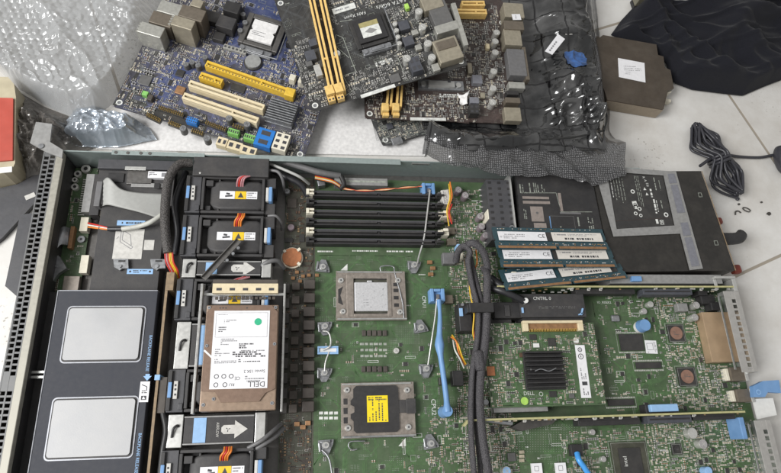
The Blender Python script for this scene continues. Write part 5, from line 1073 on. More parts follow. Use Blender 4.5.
# ================================================================== loose circuit boards
def mboard(label, A, B, C, w, d, pcb, tr, seed, patches=(), cut=None):
    M, _, _ = frame3(A, B, C); t = T('motherboard', label, 'circuit board', 0, 0, 0, M=M, group='loose motherboards stacked on the floor'); c = .003
    b = MB(pcb, tr, 'silk_dim', 'silk', 'pcb_edge', 'zinc'); b.prism([(c,0),(w-c,0),(w,c),(w,d-c),(w-c,d),(c,d),(0,d-c),(0,c)], -.0016, 0, 0)
    for i, (m, pts) in enumerate(patches): b.poly([t.L(u, v) for u, v in pts], .00006+i*.00002, m)
    routes(b, [(0,0,w,d)], 170, tr, seed, .00015)
    for x, y in ((.006,.007),(w-.006,.007),(.006,.16),(w-.006,.16)): b.ring(x, y, .0003, .0022, .0016, 3); b.disc(x, y, .0003, .0019, 5, 12); t.k(x-.005, y-.005, x+.005, y+.005)
    r = random.Random(seed)
    for _ in range(120):
        x, y = r.uniform(0, w-.012), r.uniform(0, d-.006); k = r.random()
        if k < .5: b.frame(x, y, x+r.uniform(.003,.012), y+r.uniform(.002,.006), .0003, .0003, 2)
        else: b.dashes(x, y, x+r.uniform(.004,.010), y+.0013, 1, .0003, 2, .9)
    return t, b
def slot(t, a, c, w, h, m, name='slot', groove='ink', teeth=0, h0=0.):
    p, q = Vector(t.P(*a, h)), Vector(t.P(*c, h)); dv = q-p; L = dv.length; an = math.atan2(dv.y, dv.x); ctr = (p+q)/2
    b = MB(m, groove); b.M = Matrix.Translation((ctr.x, ctr.y, 0)) @ Matrix.Rotation(an, 4, 'Z')
    b.box(-L/2, -w/2, h0, L/2, w/2, h*.72, 0); b.box(-L/2, w*.14, h*.721, L/2, w/2, h, 0); b.box(-L/2, -w/2, h*.721, L/2, -w*.14, h, 0); b.box(-L/2, -w*.139, h*.721, -L/2+.002, w*.139, h*.98, 0); b.box(L/2-.002, -w*.139, h*.721, L/2, w*.139, h*.98, 0)
    k = L*.16; b.box(k-.0012, -w*.139, h*.721, k+.0012, w*.139, h*.98, 0); b.quad(-L/2+.002, -w*.13, L/2-.002, w*.13, h*.722, 1)
    for i in range(teeth):
        x = -L/2+L*(i+.5)/teeth; b.bc(x, -w*.32, L/teeth*.4, w*.16, h, h+.0002, 1)
    for i in range(8): x = -L/2+L*i/7; t.k(ctr.x+x*math.cos(an)-w*.8, ctr.y+x*math.sin(an)-w*.8, ctr.x+x*math.cos(an)+w*.8, ctr.y+x*math.sin(an)+w*.8)
    return b.build(name, t.o, .0005)
def ilm(t, u, v, w, d, rot, pad_m, lm, rr=0):
    """desktop processor socket: frame, cover, lever"""
    x, y = t.L(u, v, .004); t.k(x-w*.62, y-d*.62, x+w*.62, y+d*.62); Mx = Matrix.Translation((x, y, 0)) @ Matrix.Rotation(rot, 4, 'Z')
    b = MB('chip'); b.M = Mx; b.bc(0, 0, w*.94, d*.9, 0, .003); s = b.build('cpu_socket', t.o)
    b = MB(pad_m); b.M = Mx; b.box(-w/2, -d*.42, .0031, -w*.36, d*.42, .0060); b.box(w*.36, -d*.42, .0031, w/2, d*.42, .0060); b.box(-w*.3599, d*.30, .0031, w*.3599, d*.42, .0060); b.box(-w*.3599, -d*.42, .0031, w*.3599, -d*.32, .0060); b.build('load_plate', s, .0008)
    b = MB('zinc'); b.M = Mx; b.box(-w*.40, -d*.62, 0, w*.40, -d*.44, .0045); b.cyl(-w*.33, -d*.53, .0046, .0065, .0032); b.cyl(w*.33, -d*.53, .0046, .0065, .0032); b.box(-w*.20, -d*.58, .0046, w*.20, -d*.48, .0075); b.build('hinge', s, .0006)
    b = MB('zinc'); b.M = Mx; b.tube([(-w*.2, -d*.60, .007), (w*.50, -d*.60, .007), (w*.57, -d*.50, .007), (w*.57, d*.40, .008), (w*.64, d*.48, .009)], .0009, n=6, k=4); b.build('lever', s)
    return s, Mx
def port(t, u, v, w, d, h, m, rot=0, label=None, holes=0, name='rear_port'):
    x, y = t.L(u, v, h); t.k(x-w/2, y-d/2, x+w/2, y+d/2); b = MB(m, 'black', 'zinc'); b.bc(x, y, w, d, 0, h, 0, rot)
    return b.build(name, t.o, .0008, label)
# ---- blue board
t, b = mboard('blue motherboard with yellow and cream slots, leftmost of the loose boards', (112,106,.020), (301,160,.020), (186,0,.022), .236, .22, 'pcb_navy', 'trace_blue', 51,
    patches=(('pcb_blue', ((222,44),(250,72),(300,84),(308,60),(300,5),(250,-4),(225,20))), ('pcb_blue', ((147,100),(166,66),(200,55),(212,62),(186,80),(165,106))), ('pcb_black', ((112.5,105),(140,68),(160,78),(150,96),(300,146),(300,159.5))), ('pcb_black', ((112.5,105),(140,68),(150,80),(140,112)))))
b.line([t.L(147,104), t.L(256,144)], .0012, .0004, 'trace_blue'); bl = b.build('board', t.o)
s, Mx = ilm(t, 263, 33, .052, .058, 0, 'steel_dark', 'paper')
b = MB('paper', 'ink_grey'); b.M = Mx; e = .0158; b.prism([(-e,-e),(e,-e),(e,-e*.15),(e*.82,0),(e,e*.25),(e,e),(-e,e),(-e,e*.25),(-e*.82,0),(-e,-e*.15)], .0035, .0065, 0); b.dashes(-e*.8, -e*.55, e*.3, -e*.05, 3, .0067, 1, .35); b.build('processor_lid', s, .0006)
slot(t, (206,63), (290,92), .0085, .011, 'yellow_slot', teeth=26); slot(t, (200,74.5), (222,82), .0085, .011, 'yellow_slot', teeth=7)
b = MB('yellow_slot'); x, y = t.L(290,92,.012); b.bc(x, y, .012, .012, 0, .0125); b.build('slot_latch', t.o, .001)
slot(t, (189,82.5), (264,107.5), .0088, .013, 'cream'); slot(t, (183,95), (258,120.5), .0088, .013, 'cream')
x, y = t.L(281.5,111,.012); t.k(x-.018, y-.017, x+.018, y+.017); b = MB('zinc'); b.bc(x, y, .034, .030, 0, .004)
for i in range(9): b.bc(x, y-.0135+i*.00338, .034, .0014, .0041, .0125)
b.build('heatsink', t.o, .0003)
x, y = t.L(253,62,.003); t.k(x-.011, y-.011, x+.011, y+.011); b = MB('chip', 'steel'); b.cyl(x, y, 0, .002, .0115, n=26, m=0); b.cyl(x, y, .0021, .0050, .0100, .0098, n=30, m=1); b.build('coin_cell', t.o, .0003)
for (u, v, w, d, h, m, nm) in ((151,29.5,.029,.016,.028,'port_steel','bright steel port block'),(162,19,.028,.018,.024,'port_brown','brownish port block'),(170,8,.028,.018,.024,'port_steel',''),(183,22.5,.026,.015,.034,'port_beige','tall beige port block'),(192,13,.030,.018,.032,'port_brown','tall brown port block'),(197,3,.014,.012,.028,'port_beige','')):
    port(t, u, v, w, d, h, m, 0, nm or None)
for (u, v) in ((151,29.5),(183,22.5)):
    b = MB('port_steel'); x, y = t.L(u, v, .028)
    for k in range(4): b.bc(x-.0155, y-.006+k*.004, .003, .002, .006+k*.004, .026, 0)
    b.build('port_spring', t.o)
def header(u0, v0, u1, v1, m='chip', h=.007, n=10, name='pin_header', t=t):
    p, q = Vector(t.P(u0, v0, h)), Vector(t.P(u1, v1, h)); d = q-p; a = math.atan2(d.y, d.x); c = (p+q)/2; L = d.length; b = MB(m, 'gold', 'black'); b.M = Matrix.Translation((c.x, c.y, 0)) @ Matrix.Rotation(a, 4, 'Z'); b.box(-L/2, -.0026, 0, L/2, .0026, .0028, 0)
    for i in range(n):
        for j in (-1, 1): b.bc(-L/2+L*(i+.5)/n, j*.0013, .0007, .0007, .0029, h, 1)
    for i in range(5): x = c.x+math.cos(a)*L*(i-2)/4.6; y = c.y+math.sin(a)*L*(i-2)/4.6; t.k(x-.004, y-.004, x+.004, y+.004)
    b.build(name, t.o)
header(158,106,183,114,n=12); header(205,121,226,129,n=10); header(146,113,160,120,n=8); header(168,121,181,126,n=7); header(191,129,203,133,n=6); header(232,124,244,128,n=5)
def chunk(t, u, v, w, d, h, m, nm, rot=0, holes=None, bev=.0006, lab=None, col='ink'):
    x, y = t.L(u, v, h); t.k(x-w/2, y-d/2, x+w/2, y+d/2); b = MB(m, col); b.M = Matrix.Translation((x, y, 0)) @ Matrix.Rotation(rot, 4, 'Z'); b.bc(0, 0, w, d, 0, h, 0)
    if holes:
        for i in range(holes[0]):
            for j in range(holes[1]): b.bc(-w/2+w*(i+.5)/holes[0], -d/2+d*(j+.5)/holes[1], w/holes[0]*.55, d/holes[1]*.5, h, h+.0002, 1)
    return b.build(nm, t.o, bev, lab)
chunk(t, 264.5, 137.5, .020, .024, .011, 'blue_sata', 'data_socket', 0, (1, 2), lab='pair of blue sockets'); chunk(t, 281, 141.5, .017, .023, .011, 'ivory', 'data_socket', 0, (2, 3), lab='pair of ivory sockets'); chunk(t, 192, 120, .013, .007, .009, 'blue_sata', 'pin_header', 0, (5, 2), lab='small blue header')
chunk(t, 233.5, 131.5, .013, .007, .009, 'green_con', 'pin_header', 0, (5, 1), lab='small green header'); chunk(t, 249.5, 137, .013, .007, .009, 'green_con', 'pin_header', 0, (5, 1), lab='small green header')
for u, v, w in ((222,141.5,.012),(234.5,145.5,.017),(248.5,150.5,.018)): chunk(t, u, v, w, .011, .010, 'cream', 'data_socket', 0, (2, 1), lab='pale yellow socket')
for u, v in ((229,118),(247,124),(183,128),(207,138)): t_ = t.cap(u, v, .0042, .011, 'chip_grey', 'zinc')
chunk(t, 180, 90, .011, .011, .002, 'contacts', 'chip'); chunk(t, 145, 80, .014, .014, .0018, 'chip_grey', 'chip'); chunk(t, 180, 73, .010, .010, .0018, 'chip', 'chip'); chunk(t, 235, 49, .030, .006, .005, 'port_steel', 'long_connector', .0, (6, 1)); chunk(t, 238, 88, .018, .010, .002, 'chip', 'chip')
for u, v in ((186,64),(192,62),(198,65),(205,57),(233,1),(241,6),(243,14),(245,22),(240,30)): t.cap(u, v, .0036, .009, 'chip_grey', 'zinc')
chunk(t, 232, 7, .020, .016, .018, 'black', 'heatsink'); chunk(t, 226, 22, .022, .018, .016, 'black_matte', 'heatsink'); chunk(t, 211, 16, .020, .016, .010, 'chip', 'inductor'); chunk(t, 219, 36, .014, .012, .008, 'chip', 'inductor')
chunk(t, 297.5, 29, .013, .052, .010, 'black', 'power_connector', -.05, (2, 12), col='chip_grey'); chunk(t, 292.5, 77, .0075, .0085, .011, 'ivory', 'fan_plug'); chunk(t, 301.5, 80, .0075, .0085, .011, 'ivory', 'fan_plug'); chunk(t, 145, 93, .007, .006, .007, 'green_con', 'pin_header'); chunk(t, 150, 97, .006, .008, .007, 'dark_brown', 'pin_header')
smds(t, [(0,0,.236,.20)], 2600, 61, sc=1.4, mix=('chip','chip_grey','cream_smd','brown_smd'))

# ---- dark board below the brown one
t, b = mboard('black motherboard at the bottom of the stack, only its near left corner showing', (383,146,.010), (455,125,.010), (377,122,.010), .085, .05, 'pcb_black', 'trace_black', 52); b.build('board', t.o)
chunk(t, 397, 140, .014, .009, .004, 'zinc', 'crystal'); chunk(t, 390, 126, .008, .008, .003, 'slate', 'chip'); smds(t, [(0,0,.085,.05)], 400, 62, sc=1.4, mix=('chip','cream_smd','cream_smd'))
# ---- brown board
t, b = mboard('dark brown motherboard below the black board, resting on the shiny antistatic bag', (365,118.5,.030), (519,124,.030), (371,60,.030), .200, .20, 'pcb_brown', 'trace_brown', 53)
x, y = t.L(428,119.5); b.bc(x, y, .046, .0042, .0002, .0010, 'silk', .02); t.k(x-.024, y-.003, x+.024, y+.003)
x, y = t.L(471,37); b.text('SATA', x, y, .0004, .0062, 'silk_dim', math.pi); x, y = t.L(450,96); b.dashes(x-.014, y-.003, x+.014, y+.003, 2, .0004, 'silk', .7); b.build('board', t.o)
slot(t, (389,106), (393,55), .0075, .011, 'dimm_gold', 'memory_slot'); slot(t, (399,106), (402,55), .0075, .011, 'dimm_gold', 'memory_slot')
for u in (385.5, 396): chunk(t, u, 106.5, .009, .011, .012, 'dimm_gold', 'slot_latch', 0, None, .001); chunk(t, u+.5, 113.5, .008, .006, .006, 'dimm_gold', 'slot_latch')
x, y = t.L(441,85,.004); t.k(x-.034, y-.012, x+.034, y+.012); b = MB('zinc', 'steel_bright', 'ink'); b.bc(x, y, .060, .014, 0, .004, 0); b.bc(x, y-.001, .034, .008, .0041, .0085, 1); b.cyl(x-.023, y, .0041, .006, .0036, m=1); b.cyl(x+.023, y, .0041, .006, .0036, m=1); b.bc(x+.010, y+.003, .004, .004, .0086, .0088, 2); b.build('socket_hinge', t.o, .0008)
slot(t, (455,11), (487,11.5), .0085, .011, 'dimm_gold', 'slot', 'ink'); slot(t, (462,3), (485,3), .0085, .011, 'dimm_gold', 'slot', 'ink')
for (u, v, w, d, h, m) in ((517,62,.024,.042,.013,'grey_plastic'),(517,85,.022,.010,.011,'port_steel'),(513,100,.020,.008,.012,'port_brown'),(513,114,.022,.020,.010,'port_beige'),(513,37,.024,.026,.016,'port_beige'),(514,25,.028,.014,.018,'port_brown'),(514,10,.028,.024,.018,'port_beige'),(513,92.5,.016,.006,.012,'black')): port(t, u, v, w, d, h, m)
b = MB('label', 'ink_grey'); x, y = t.L(516.5,17,.0185); b.bc(x, y, .012, .0095, .0181, .0185, 0, .08); b.dashes(x-.002, y-.003, x+.002, y+.003, -2, .0186, 1); b.build('sticker', t.o)
b = MB('port_brown'); x, y = t.L(526,63,.012); b.bc(x, y, .005, .052, .0, .012, 0); b.build('port_edge', t.o, .0006)
for u, v in ((495.5,41),(495.5,52),(494,71),(493.5,88),(493,102),(497,32)): t.cap(u, v, .0046, .012, 'can', 'can')
chunk(t, 477.5, 79, .013, .013, .008, 'lav_grey', 'inductor'); chunk(t, 474.5, 100, .012, .009, .008, 'lav_grey', 'inductor'); chunk(t, 474.5, 109, .012, .013, .012, 'chip', 'power_connector', 0, (2, 2)); chunk(t, 470, 68, .006, .016, .005, 'port_beige', 'capacitor'); chunk(t, 488, 46, .005, .008, .006, 'cream', 'capacitor'); chunk(t, 483,95,.006,.008,.004,'port_beige','capacitor')
smds(t, [(0,0,.15,.055),(.11,.02,.19,.19)], 1500, 63, sc=1.35, mix=('chip','cream_smd','chip_grey'))
tg = T('paper_tag', 'scrap of torn white paper lying on the brown motherboard', 'paper scrap', 463, 99, .034)
def zf(s, t_, x, y, z0): return .034+.004*nz(x, y, 160, 2)+.004*s
vs, fs = coons([(459.5,104,.034),(462,105.5,.034),(467,105,.034)], [(457,94,.034),(463,96,.034),(469.5,91,.034)], [(459.5,104,.034),(460,99,.034),(457,94,.034)], [(467,105,.034),(466,99,.034),(469.5,91,.034)], 14, 10, zf)
sheet(tg, 'scrap', 'paper', vs, fs, .0004)
# ---- black board on top
t, b = mboard('black motherboard with two long yellow memory slots, topmost of the stack', (312,112,.045), (464,66,.074), (296,14,.052), .2, .22, 'pcb_black', 'trace_black', 54)
x, y = t.L(378,91.5); b.bc(x, y, .044, .0045, .0003, .0012, 'silk', .03); t.k(x-.024, y-.004, x+.024, y+.004)
for s_, u, v, sz in (('SATA 6Gb/s', 391, 4, .0078), ('FAN Xpert', 355, 15.5, .0062)):
    x, y = t.L(u, v); b.text(s_, x, y, .0006, sz, 'silk', math.pi); t.k(x-.022, y-.005, x+.022, y+.005)
x, y = t.L(344,9); b.bc(x, y, .030, .0085, .0003, .0010, 'silk', .02); b.dashes(x-.013, y-.002, x+.013, y+.002, 1, .0012, 'ink_grey', .5); t.k(x-.016, y-.005, x+.016, y+.005)
x, y = t.L(384,62.5); b.dashes(x-.011, y-.003, x+.011, y+.003, 2, .0006, 'silk', .9)
for pts in (((336,35),(343,38),(352,62)), ((336,35),(334,45),(349,58)), ((352,92),(343,76),(356,72)), ((352,62),(356,72)), ((340,22),(352,20)), ((388,22),(404,8)), ((398,58),(404,74)), ((340,100),(354,90),(356,72))): b.line([t.L(*p) for p in pts], .0008, .0006, 'silk_dim')
b.build('board', t.o)
slot(t, (311,-4), (332.5,92), .0080, .011, 'dimm_gold', 'memory_slot'); slot(t, (321,-7), (342.5,91), .0080, .011, 'dimm_gold', 'memory_slot')
for u, v in ((330.5,92.5),(339.5,90.5)):
    chunk(t, u+.5, v+5, .0085, .010, .0075, 'dimm_gold', 'slot_latch', 0, (2, 2)); chunk(t, u-1, v-3, .010, .012, .013, 'dimm_gold', 'slot_latch', .0)
s, Mx = ilm(t, 370.5, 31.5, .046, .050, 0, 'chip', 'olive_label')
b = MB('black', 'silk', 'olive_label', 'grey_frame'); b.M = Mx; b.bc(0, .001, .036, .034, .0061, .0085, 0); b.box(-.012, .005, .0086, .012, .012, .0088, 2); b.box(-.012, -.010, .0086, .012, .0049, .0088, 1); b.prism([(-.008,-.002),(0,-.006),(.008,-.003),(0,.002)], .0089, .0090, 3); b.build('socket_cap', s, .0006)
for (u, v, w, d, h, m) in ((441,15,.024,.050,.012,'chip_grey'),(448,49,.030,.032,.013,'port_beige'),(446,44,.024,.012,.0145,'port_brown'),(447,27,.030,.012,.013,'port_steel'),(432,2,.026,.020,.013,'port_beige')): port(t, u, v, w, d, h, m)
b = MB('port_steel'); A_, B_ = t.L(453,4,.011), t.L(466,46,.011); b.line([A_, B_], .006, .0125); b.prism([(A_[0]-.003,A_[1]),(A_[0]+.002,A_[1]),(B_[0]+.002,B_[1]),(B_[0]-.003,B_[1])], 0, .0112); b.build('port_edge', t.o)
for u, v in ((422.5,26.5),(428,43),(432,57),(419,11),(407,67-9)): t.cap(u, v, .0048, .012, 'can', 'can')
for u, v in ((395,23.5),(396.5,30),(398,36.5),(399.5,43),(405,57)): t.cap(u, v, .0031, .010, 'can', 'can')
chunk(t, 404, 25, .013, .013, .008, 'slate', 'inductor'); chunk(t, 408.5, 40.5, .013, .013, .008, 'slate', 'inductor'); chunk(t, 415.5, 64, .013, .020, .011, 'slate', 'power_connector', 0, (2, 2)); chunk(t, 415, 32, .008, .007, .006, 'port_steel', 'inductor'); chunk(t, 418.5, 47, .008, .007, .006, 'port_steel', 'inductor'); chunk(t, 436, 67, .009, .010, .006, 'port_steel', 'crystal'); chunk(t, 407, 6, .005, .008, .006, 'lime_dot', 'capacitor')
t.cap(337,53,.0042,.010,'can','can'); chunk(t, 310.5, 55, .013, .014, .007, 'slate', 'inductor'); chunk(t, 318, 70, .008, .016, .008, 'can', 'capacitor'); chunk(t, 313, 42, .010, .010, .007, 'slate', 'inductor'); chunk(t, 309, 63, .008, .008, .006, 'chip_grey', 'inductor'); chunk(t, 395, 78, .013, .011, .002, 'chip_grey', 'chip')
smds(t, [(0,0,.026,.10),(.045,0,.155,.036),(.10,.03,.185,.20),(.04,.10,.10,.2)], 1700, 64, sc=1.4, mix=('chip','cream_smd','chip_grey','chip_grey'))

# ================================================================== antistatic bag over dotted wrap
wp = T('dotted_wrap', 'dark bubble sheet with a fine dot pattern draped over the far case wall', 'bubble sheet', 520, 160, 0)
def zf(s, t, x, y, z0):
    hi = .047+.004*nz(x, y, 40, 1)+.006*ridge(x, y, 24, 3)**2+.003*ridge(x, y, 60, 8)**2; lo = .012+.018*sstep(.5, .75, s)
    k = sstep(.10, .24, t); e = 1-sstep(.90, 1.0, s)*sstep(.14, .3, t)
    return (hi*(1-k)+lo*k)*e+.004*(1-e)+.0012*nz(x, y, 130, 6)
vs, fs = coons([(421,157,.047),(450,165,.047),(505,177,.047),(558,177,.047),(594,186,.047),(624,177,.047)], [(425,-14,.01),(594,-14,.004)], [(421,157,.047),(424,136,.03),(425,-14,.01)], [(624,177,.047),(621,155,.04),(612,110,.010),(606,70,.004),(600,40,.004),(594,-14,.004)], 110, 100, zf)
sheet(wp, 'sheet', 'dotted_film', vs, fs)
ab = T('antistatic_bag', 'large shiny dark antistatic bag with wrinkles and a white sticker, under the brown motherboard', 'antistatic bag', 540, 70, 0)
def bagz(s, t, x, y):
    lo = .0225; hi = .040
    p = lo+(hi-lo)*sstep(.60, .76, s); k = 1-sstep(.05, .20, t); p = p*(1-k)+.050*k
    wr = ridge(x, y, 17, 3)**3*.006+ridge(x+.3*y, y, 38, 7)**4*.0035+nz(x, y, 20, 1)*.004+ridge(x+.4*y, .5*y, 36, 2)**2*.0065*(.2+.8*(1-sstep(.2,.5,t)))+ridge(x*.5-y, y*.3+x*.3, 70, 5)**3*.002
    am = .25+.75*max(sstep(.58, .72, s), k*.9); am *= 1+1.1*sstep(.62,.75,s)*sstep(.10,.18,t)*(1-sstep(.34,.46,t)); return p+wr*am
def zf(s, t, x, y, z0):
    e = sstep(0, .05, 1-s)*sstep(0, .05, t); return z0*(1-e)+bagz(s, t, x, y)*e
vs, fs = coons([(424,140,.044),(450,149,.050),(500,152,.051),(560,151,.051),(606,149,.050)], [(428,-16,.02),(584,-16,.022)], [(424,140,.044),(428,118,.02),(428,-16,.02)], [(606,149,.050),(603,110,.028),(594,60,.024),(584,-16,.022)], 120, 120, zf)
sheet(ab, 'film', 'bag_film', vs, fs)
def onbag(u, v):
    for k in range(4): pass
    return ab.L(u, v, .046)
zs = .0545
b = MB('label', 'ink_grey'); b.prism([ab.L(u, v, zs) for u, v in ((545,51),(558,34),(565,39),(552.5,54.5))], zs-.0008, zs, 0)
p, q = Vector((*ab.L(549.5,51,zs), 0)), Vector((*ab.L(557,41,zs), 0))
for k in range(5): b.line([p.lerp(q, k/5)[:2], p.lerp(q, k/5+.14)[:2]], .0022, zs+.0002, 1)
b.build('sticker', ab.o)
b = MB('label_dirty'); x, y = onbag(569,33); b.bc(x, y, .012, .006, .0462, .0466, 0, .1); b.build('sticker', ab.o, label='small pale sticker')
vs, fs = coons([(567,66,.045),(576,67.5,.045),(587,65,.045)], [(565,51,.045),(574,50,.045),(585,52,.045)], [(567,66,.045),(565,51,.045)], [(587,65,.045),(588,58,.045),(585,52,.045)], 24, 20, lambda s, t, x, y, z: bagz(.85, .65, x, y)+.0016)
o = sheet(ab, 'blue_patch', 'blue_patch', vs, fs); o['label'] = 'bright blue patch on the bag'
for pts in ([(470,140,.053),(500,138,.055),(540,139,.056),(575,137,.056),(602,131,.052)], [(604,131,.05),(607,118,.045),(603,106,.044),(594,104,.046)]):
    b = MB('wire_black'); b.tube([ab.P(*p) for p in pts], .0013, n=6); b.build('dark_seam', ab.o)

# ================================================================== brown case, cloth, cord, posts
bc2 = T('brown_case', 'dark brown plastic case with stepped corners and a white label beside the black cloth', 'plastic case', 635, 80, 0); hh = .022
b = MB('brown_case', 'brown_case_side'); pp_ = [bc2.L(u, v, hh) for u, v in ((603,35),(656.5,44.5),(658,55),(663.5,56.5),(664.7,67.7),(670.5,70),(674,88.6),(668,90.5),(663.5,109.5),(607.5,100),(595,62),(594,42))]
b.prism(pp_, 0, hh, 0); b.build('body', bc2.o, .0012)
b = MB('brown_case_side'); a1, a2 = Vector((*pp_[9], 0)), Vector((*pp_[8], 0)); dn = Vector((a2.y-a1.y, -(a2.x-a1.x), 0)).normalized()*.0008; b.add([(*(a1+dn)[:2], .001), (*(a2+dn)[:2], .001), (*(a2+dn)[:2], hh-.0015), (*(a1+dn)[:2], hh-.0015), (*(a1+dn*.1)[:2], hh-.0015), (*(a2+dn*.1)[:2], hh-.0015)], [(0,1,2,3),(3,2,5,4)], 0); b.build('front_face', bc2.o)
b = MB('label', 'ink_grey'); b.prism([bc2.L(u, v, hh+.0004) for u, v in ((618,58),(644.5,63),(645.5,82.5),(619,77))], hh+.0001, hh+.0004, 0); x, y = bc2.L(632,70,hh); b.dashes(x-.012, y-.009, x+.014, y+.007, 5, hh+.0005, 1, .25); b.build('label', bc2.o)
b = MB('brown_case'); x, y = bc2.L(593,36,.02); b.bc(x, y, .022, .008, 0, .018, 0, -.2); x, y = bc2.L(592,47,.02); b.bc(x, y, .012, .006, 0, .016, 0, -.2); b.build('tab', bc2.o, .001)
b = MB('ivory'); x, y = bc2.L(669,91,.016); b.bc(x, y, .007, .005, .004, .016, 0, .3); x, y = bc2.L(668,99,.012); b.bc(x, y, .012, .0045, .002, .010, 0, -.2); b.build('clip', bc2.o, .0006)
cl = T('black_cloth', 'rumpled black cloth lying on the floor in the far right corner', 'cloth', 710, 50, 0)
def zf(s, t, x, y, z0):
    e = sstep(0, .07, t)*sstep(0, .05, s)*sstep(0, .08, 1.06-t); a = x*.85-y*.5; wx = x+.05*nz(x, y, 6, 2); wy = y+.05*nz(x, y, 6, 7)
    g = lambda n_, q: math.exp(-(n_/q)**2)
    f = g(nz(wx*.45+wy*.9, wy*.3-wx*.35, 13, 4), .20)*.013+g(nz(wx*.6, wy*1.3, 8, 9), .22)*.014+nz(x, y, 16, 3)*.006+g(nz(x*.5+.6*y, y, 24, 6), .16)*.005+nz(x, y, 90, 5)*.0006
    f += g(nz(wx*.8+wy*.5, wy*.8-wx*.2, 20, 12), .15)*.007+g(nz(x*.4-.7*y, y, 34, 3), .14)*.004
    return .003+e*(.006+f*1.1)
vs, fs = coons([(610,36,0),(640,52,0),(664,64,0),(672,84,0),(690,91,0),(722,95,0),(741,97,0),(762,88,0),(830,62,0)], [(634,7,0),(660,8,0),(692,12,0),(705,4,0),(718,-6,0),(830,-22,0)], [(610,36,0),(620,22,0),(634,7,0)], [(830,62,0),(830,-22,0)], 150, 90, zf)
sheet(cl, 'cloth', 'cloth', vs, fs, .0008)
pc = T('extension_cable', 'black power cord coiled and tied beside the rear corner of the case', 'power cord', 705, 165, 0)
P0, P1 = Vector(W(689,127,0)), Vector(W(735,200,0)); ax = (P1-P0); LL = ax.length; ax.normalize(); px_ = Vector((-ax.y, ax.x, 0)); r = random.Random(3); b = MB('cord')
for k in range(9):
    f = .22+.78*k/8; t0, t1 = .0+.05*(8-k)/8+r.uniform(0, .05), 1-.05*(8-k)/8-r.uniform(0, .09); pts = []; zb = .0028+.0045*((k*3) % 4)
    wdt = lambda q: .0215*math.exp(-((q-.24)/.17)**2)+.0255*math.exp(-((q-.78)/.17)**2)+.0045
    for sgn in (1, -1):
        for i in range(9):
            q = i/8 if sgn == 1 else 1-i/8; tt = t0+(t1-t0)*q; en = math.sin(math.pi*min(1, max(0, q)))**.5
            p = P0+ax*LL*tt+px_*(sgn*f*wdt(q)*en+r.uniform(-.0016, .0016)+(.003*math.sin(k*2.4)*en)); lift = .010*math.exp(-((q-.5)/.14)**2); pts.append((p.x, p.y, zb+lift+r.uniform(0, .002)))
    pts.append(pts[0]); b.tube([pc.I @ Vector(p) for p in pts], .0018, n=8, k=5)
b.build('coil', pc.o)
b = MB('cord'); cw = P0+ax*LL*.52
for k in range(3):
    c0 = cw+ax*(k-1)*.0045; pts = [c0+px_*.0115*math.cos(a_)+ax*.004*math.sin(a_)*.5+Vector((0, 0, .013+.014*math.sin(a_))) for a_ in [2*math.pi*i/12 for i in range(13)]]; b.tube([pc.I @ p for p in pts], .0022, n=8, k=3)
b.build('tie', pc.o)
b = MB('cord'); b.tube([pc.P(700,166,.020), pc.P(712,158,.016), pc.P(724,155,.008), pc.P(742,157,.0024), pc.P(760,157.5,.0024), pc.P(774,155,.005), pc.P(782,156,.009)], .0021, n=8); b.build('lead', pc.o)
x, y = pc.L(783,160,.01); b = MB('cord'); N_ = 14; b.tube([(x, y+.022, .010), (x, y+.012, .010), (x, y, .010), (x, y-.012, .010), (x, y-.022, .010)], lambda q: .0012+.0095*math.sqrt(max(0, 1-(2*q-1)**2)), n=16); b.build('plug', pc.o)
lg = T('furniture_leg', 'slim olive metal furniture leg standing behind the black cloth', 'furniture leg', 636, 6, 0)
b = MB('olive_leg', 'black'); b.bc(0, 0, .016, .012, .006, .42, 0, .1); b.build('post', lg.o, .001); b = MB('black'); b.bc(0, 0, .018, .014, 0, .0058, 0, .1); b.build('foot', lg.o, .001)
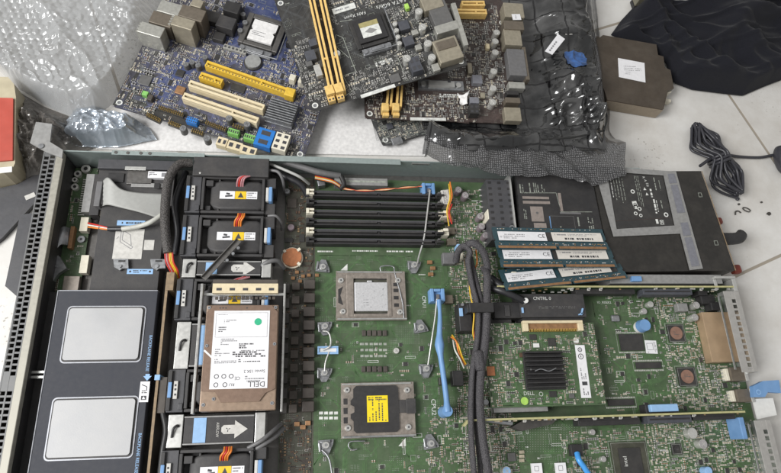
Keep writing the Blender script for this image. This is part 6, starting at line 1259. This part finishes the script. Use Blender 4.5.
lg = T('furniture_leg', 'dark thin furniture leg in the far corner, at the upper right of the cloth', 'furniture leg', 763, 1, .02)
b = MB('black'); b.bc(0, 0, .010, .010, -.02, .40); b.build('post', lg.o, .001)
for i, (u, v, w, d, a, lab) in enumerate(((736,213,.008,.003,.9,'bent black plastic scrap on the tile beside the cord'), (746,210,.011,.005,-.4,'small open loop of black plastic on the bare tile'), (768.5,214,.006,.005,.3,'dark round crumb furthest right on the tile'), (738.5,204.5,.003,.003,0,'tiny dark crumb just beyond the plastic scraps'), (761,202.5,.003,.0025,0,'tiny dark crumb alone on the tile between cord and right edge'))):
    t = T('plastic_scrap', lab, 'scrap', u, v, 0, a, group='scraps on the tile'); b = MB('debris')
    if i == 1: b.tube([(w/2*math.cos(q), d/2*math.sin(q), .0012) for q in [2*math.pi*j/11 for j in range(11)]], .0008, n=6)
    elif i == 0: b.tube([(-w/2, 0, .001), (0, .002, .0015), (w/2, -.001, .001), (w/2, -.005, .001)], .0009, n=6)
    else: b.prism([(w/2*math.cos(q)*(1+.3*math.sin(3*q)), d/2*math.sin(q)) for q in [2*math.pi*j/7 for j in range(7)]], 0, .0015)
    b.build('scrap', t.o)
# ================================================================== light
wd = bpy.data.worlds.new('World'); SC.world = wd; wd.use_nodes = True
bg = wd.node_tree.nodes['Background']; bg.inputs[0].default_value = (1.0, .985, .965, 1); bg.inputs[1].default_value = .44
def area(name, loc, tgt, sx, sy, e, col):
    l = bpy.data.lights.new(name, 'AREA'); l.shape = 'RECTANGLE'; l.size = sx; l.size_y = sy; l.energy = e; l.color = col
    o = bpy.data.objects.new(name, l); COL.objects.link(o); o.location = loc
    o.rotation_euler = (Vector(tgt)-Vector(loc)).to_track_quat('-Z', 'Y').to_euler()
area('window_light', (-1.45, -.15, 1.55), (-.1, .2, 0), 1.0, 1.0, 60, (1.0, .995, .985))
SC.view_settings.view_transform = 'Standard'; SC.view_settings.look = 'None'; SC.view_settings.gamma = 1; SC.view_settings.exposure = 0
SC.cycles.max_bounces = 8; SC.cycles.transparent_max_bounces = 16
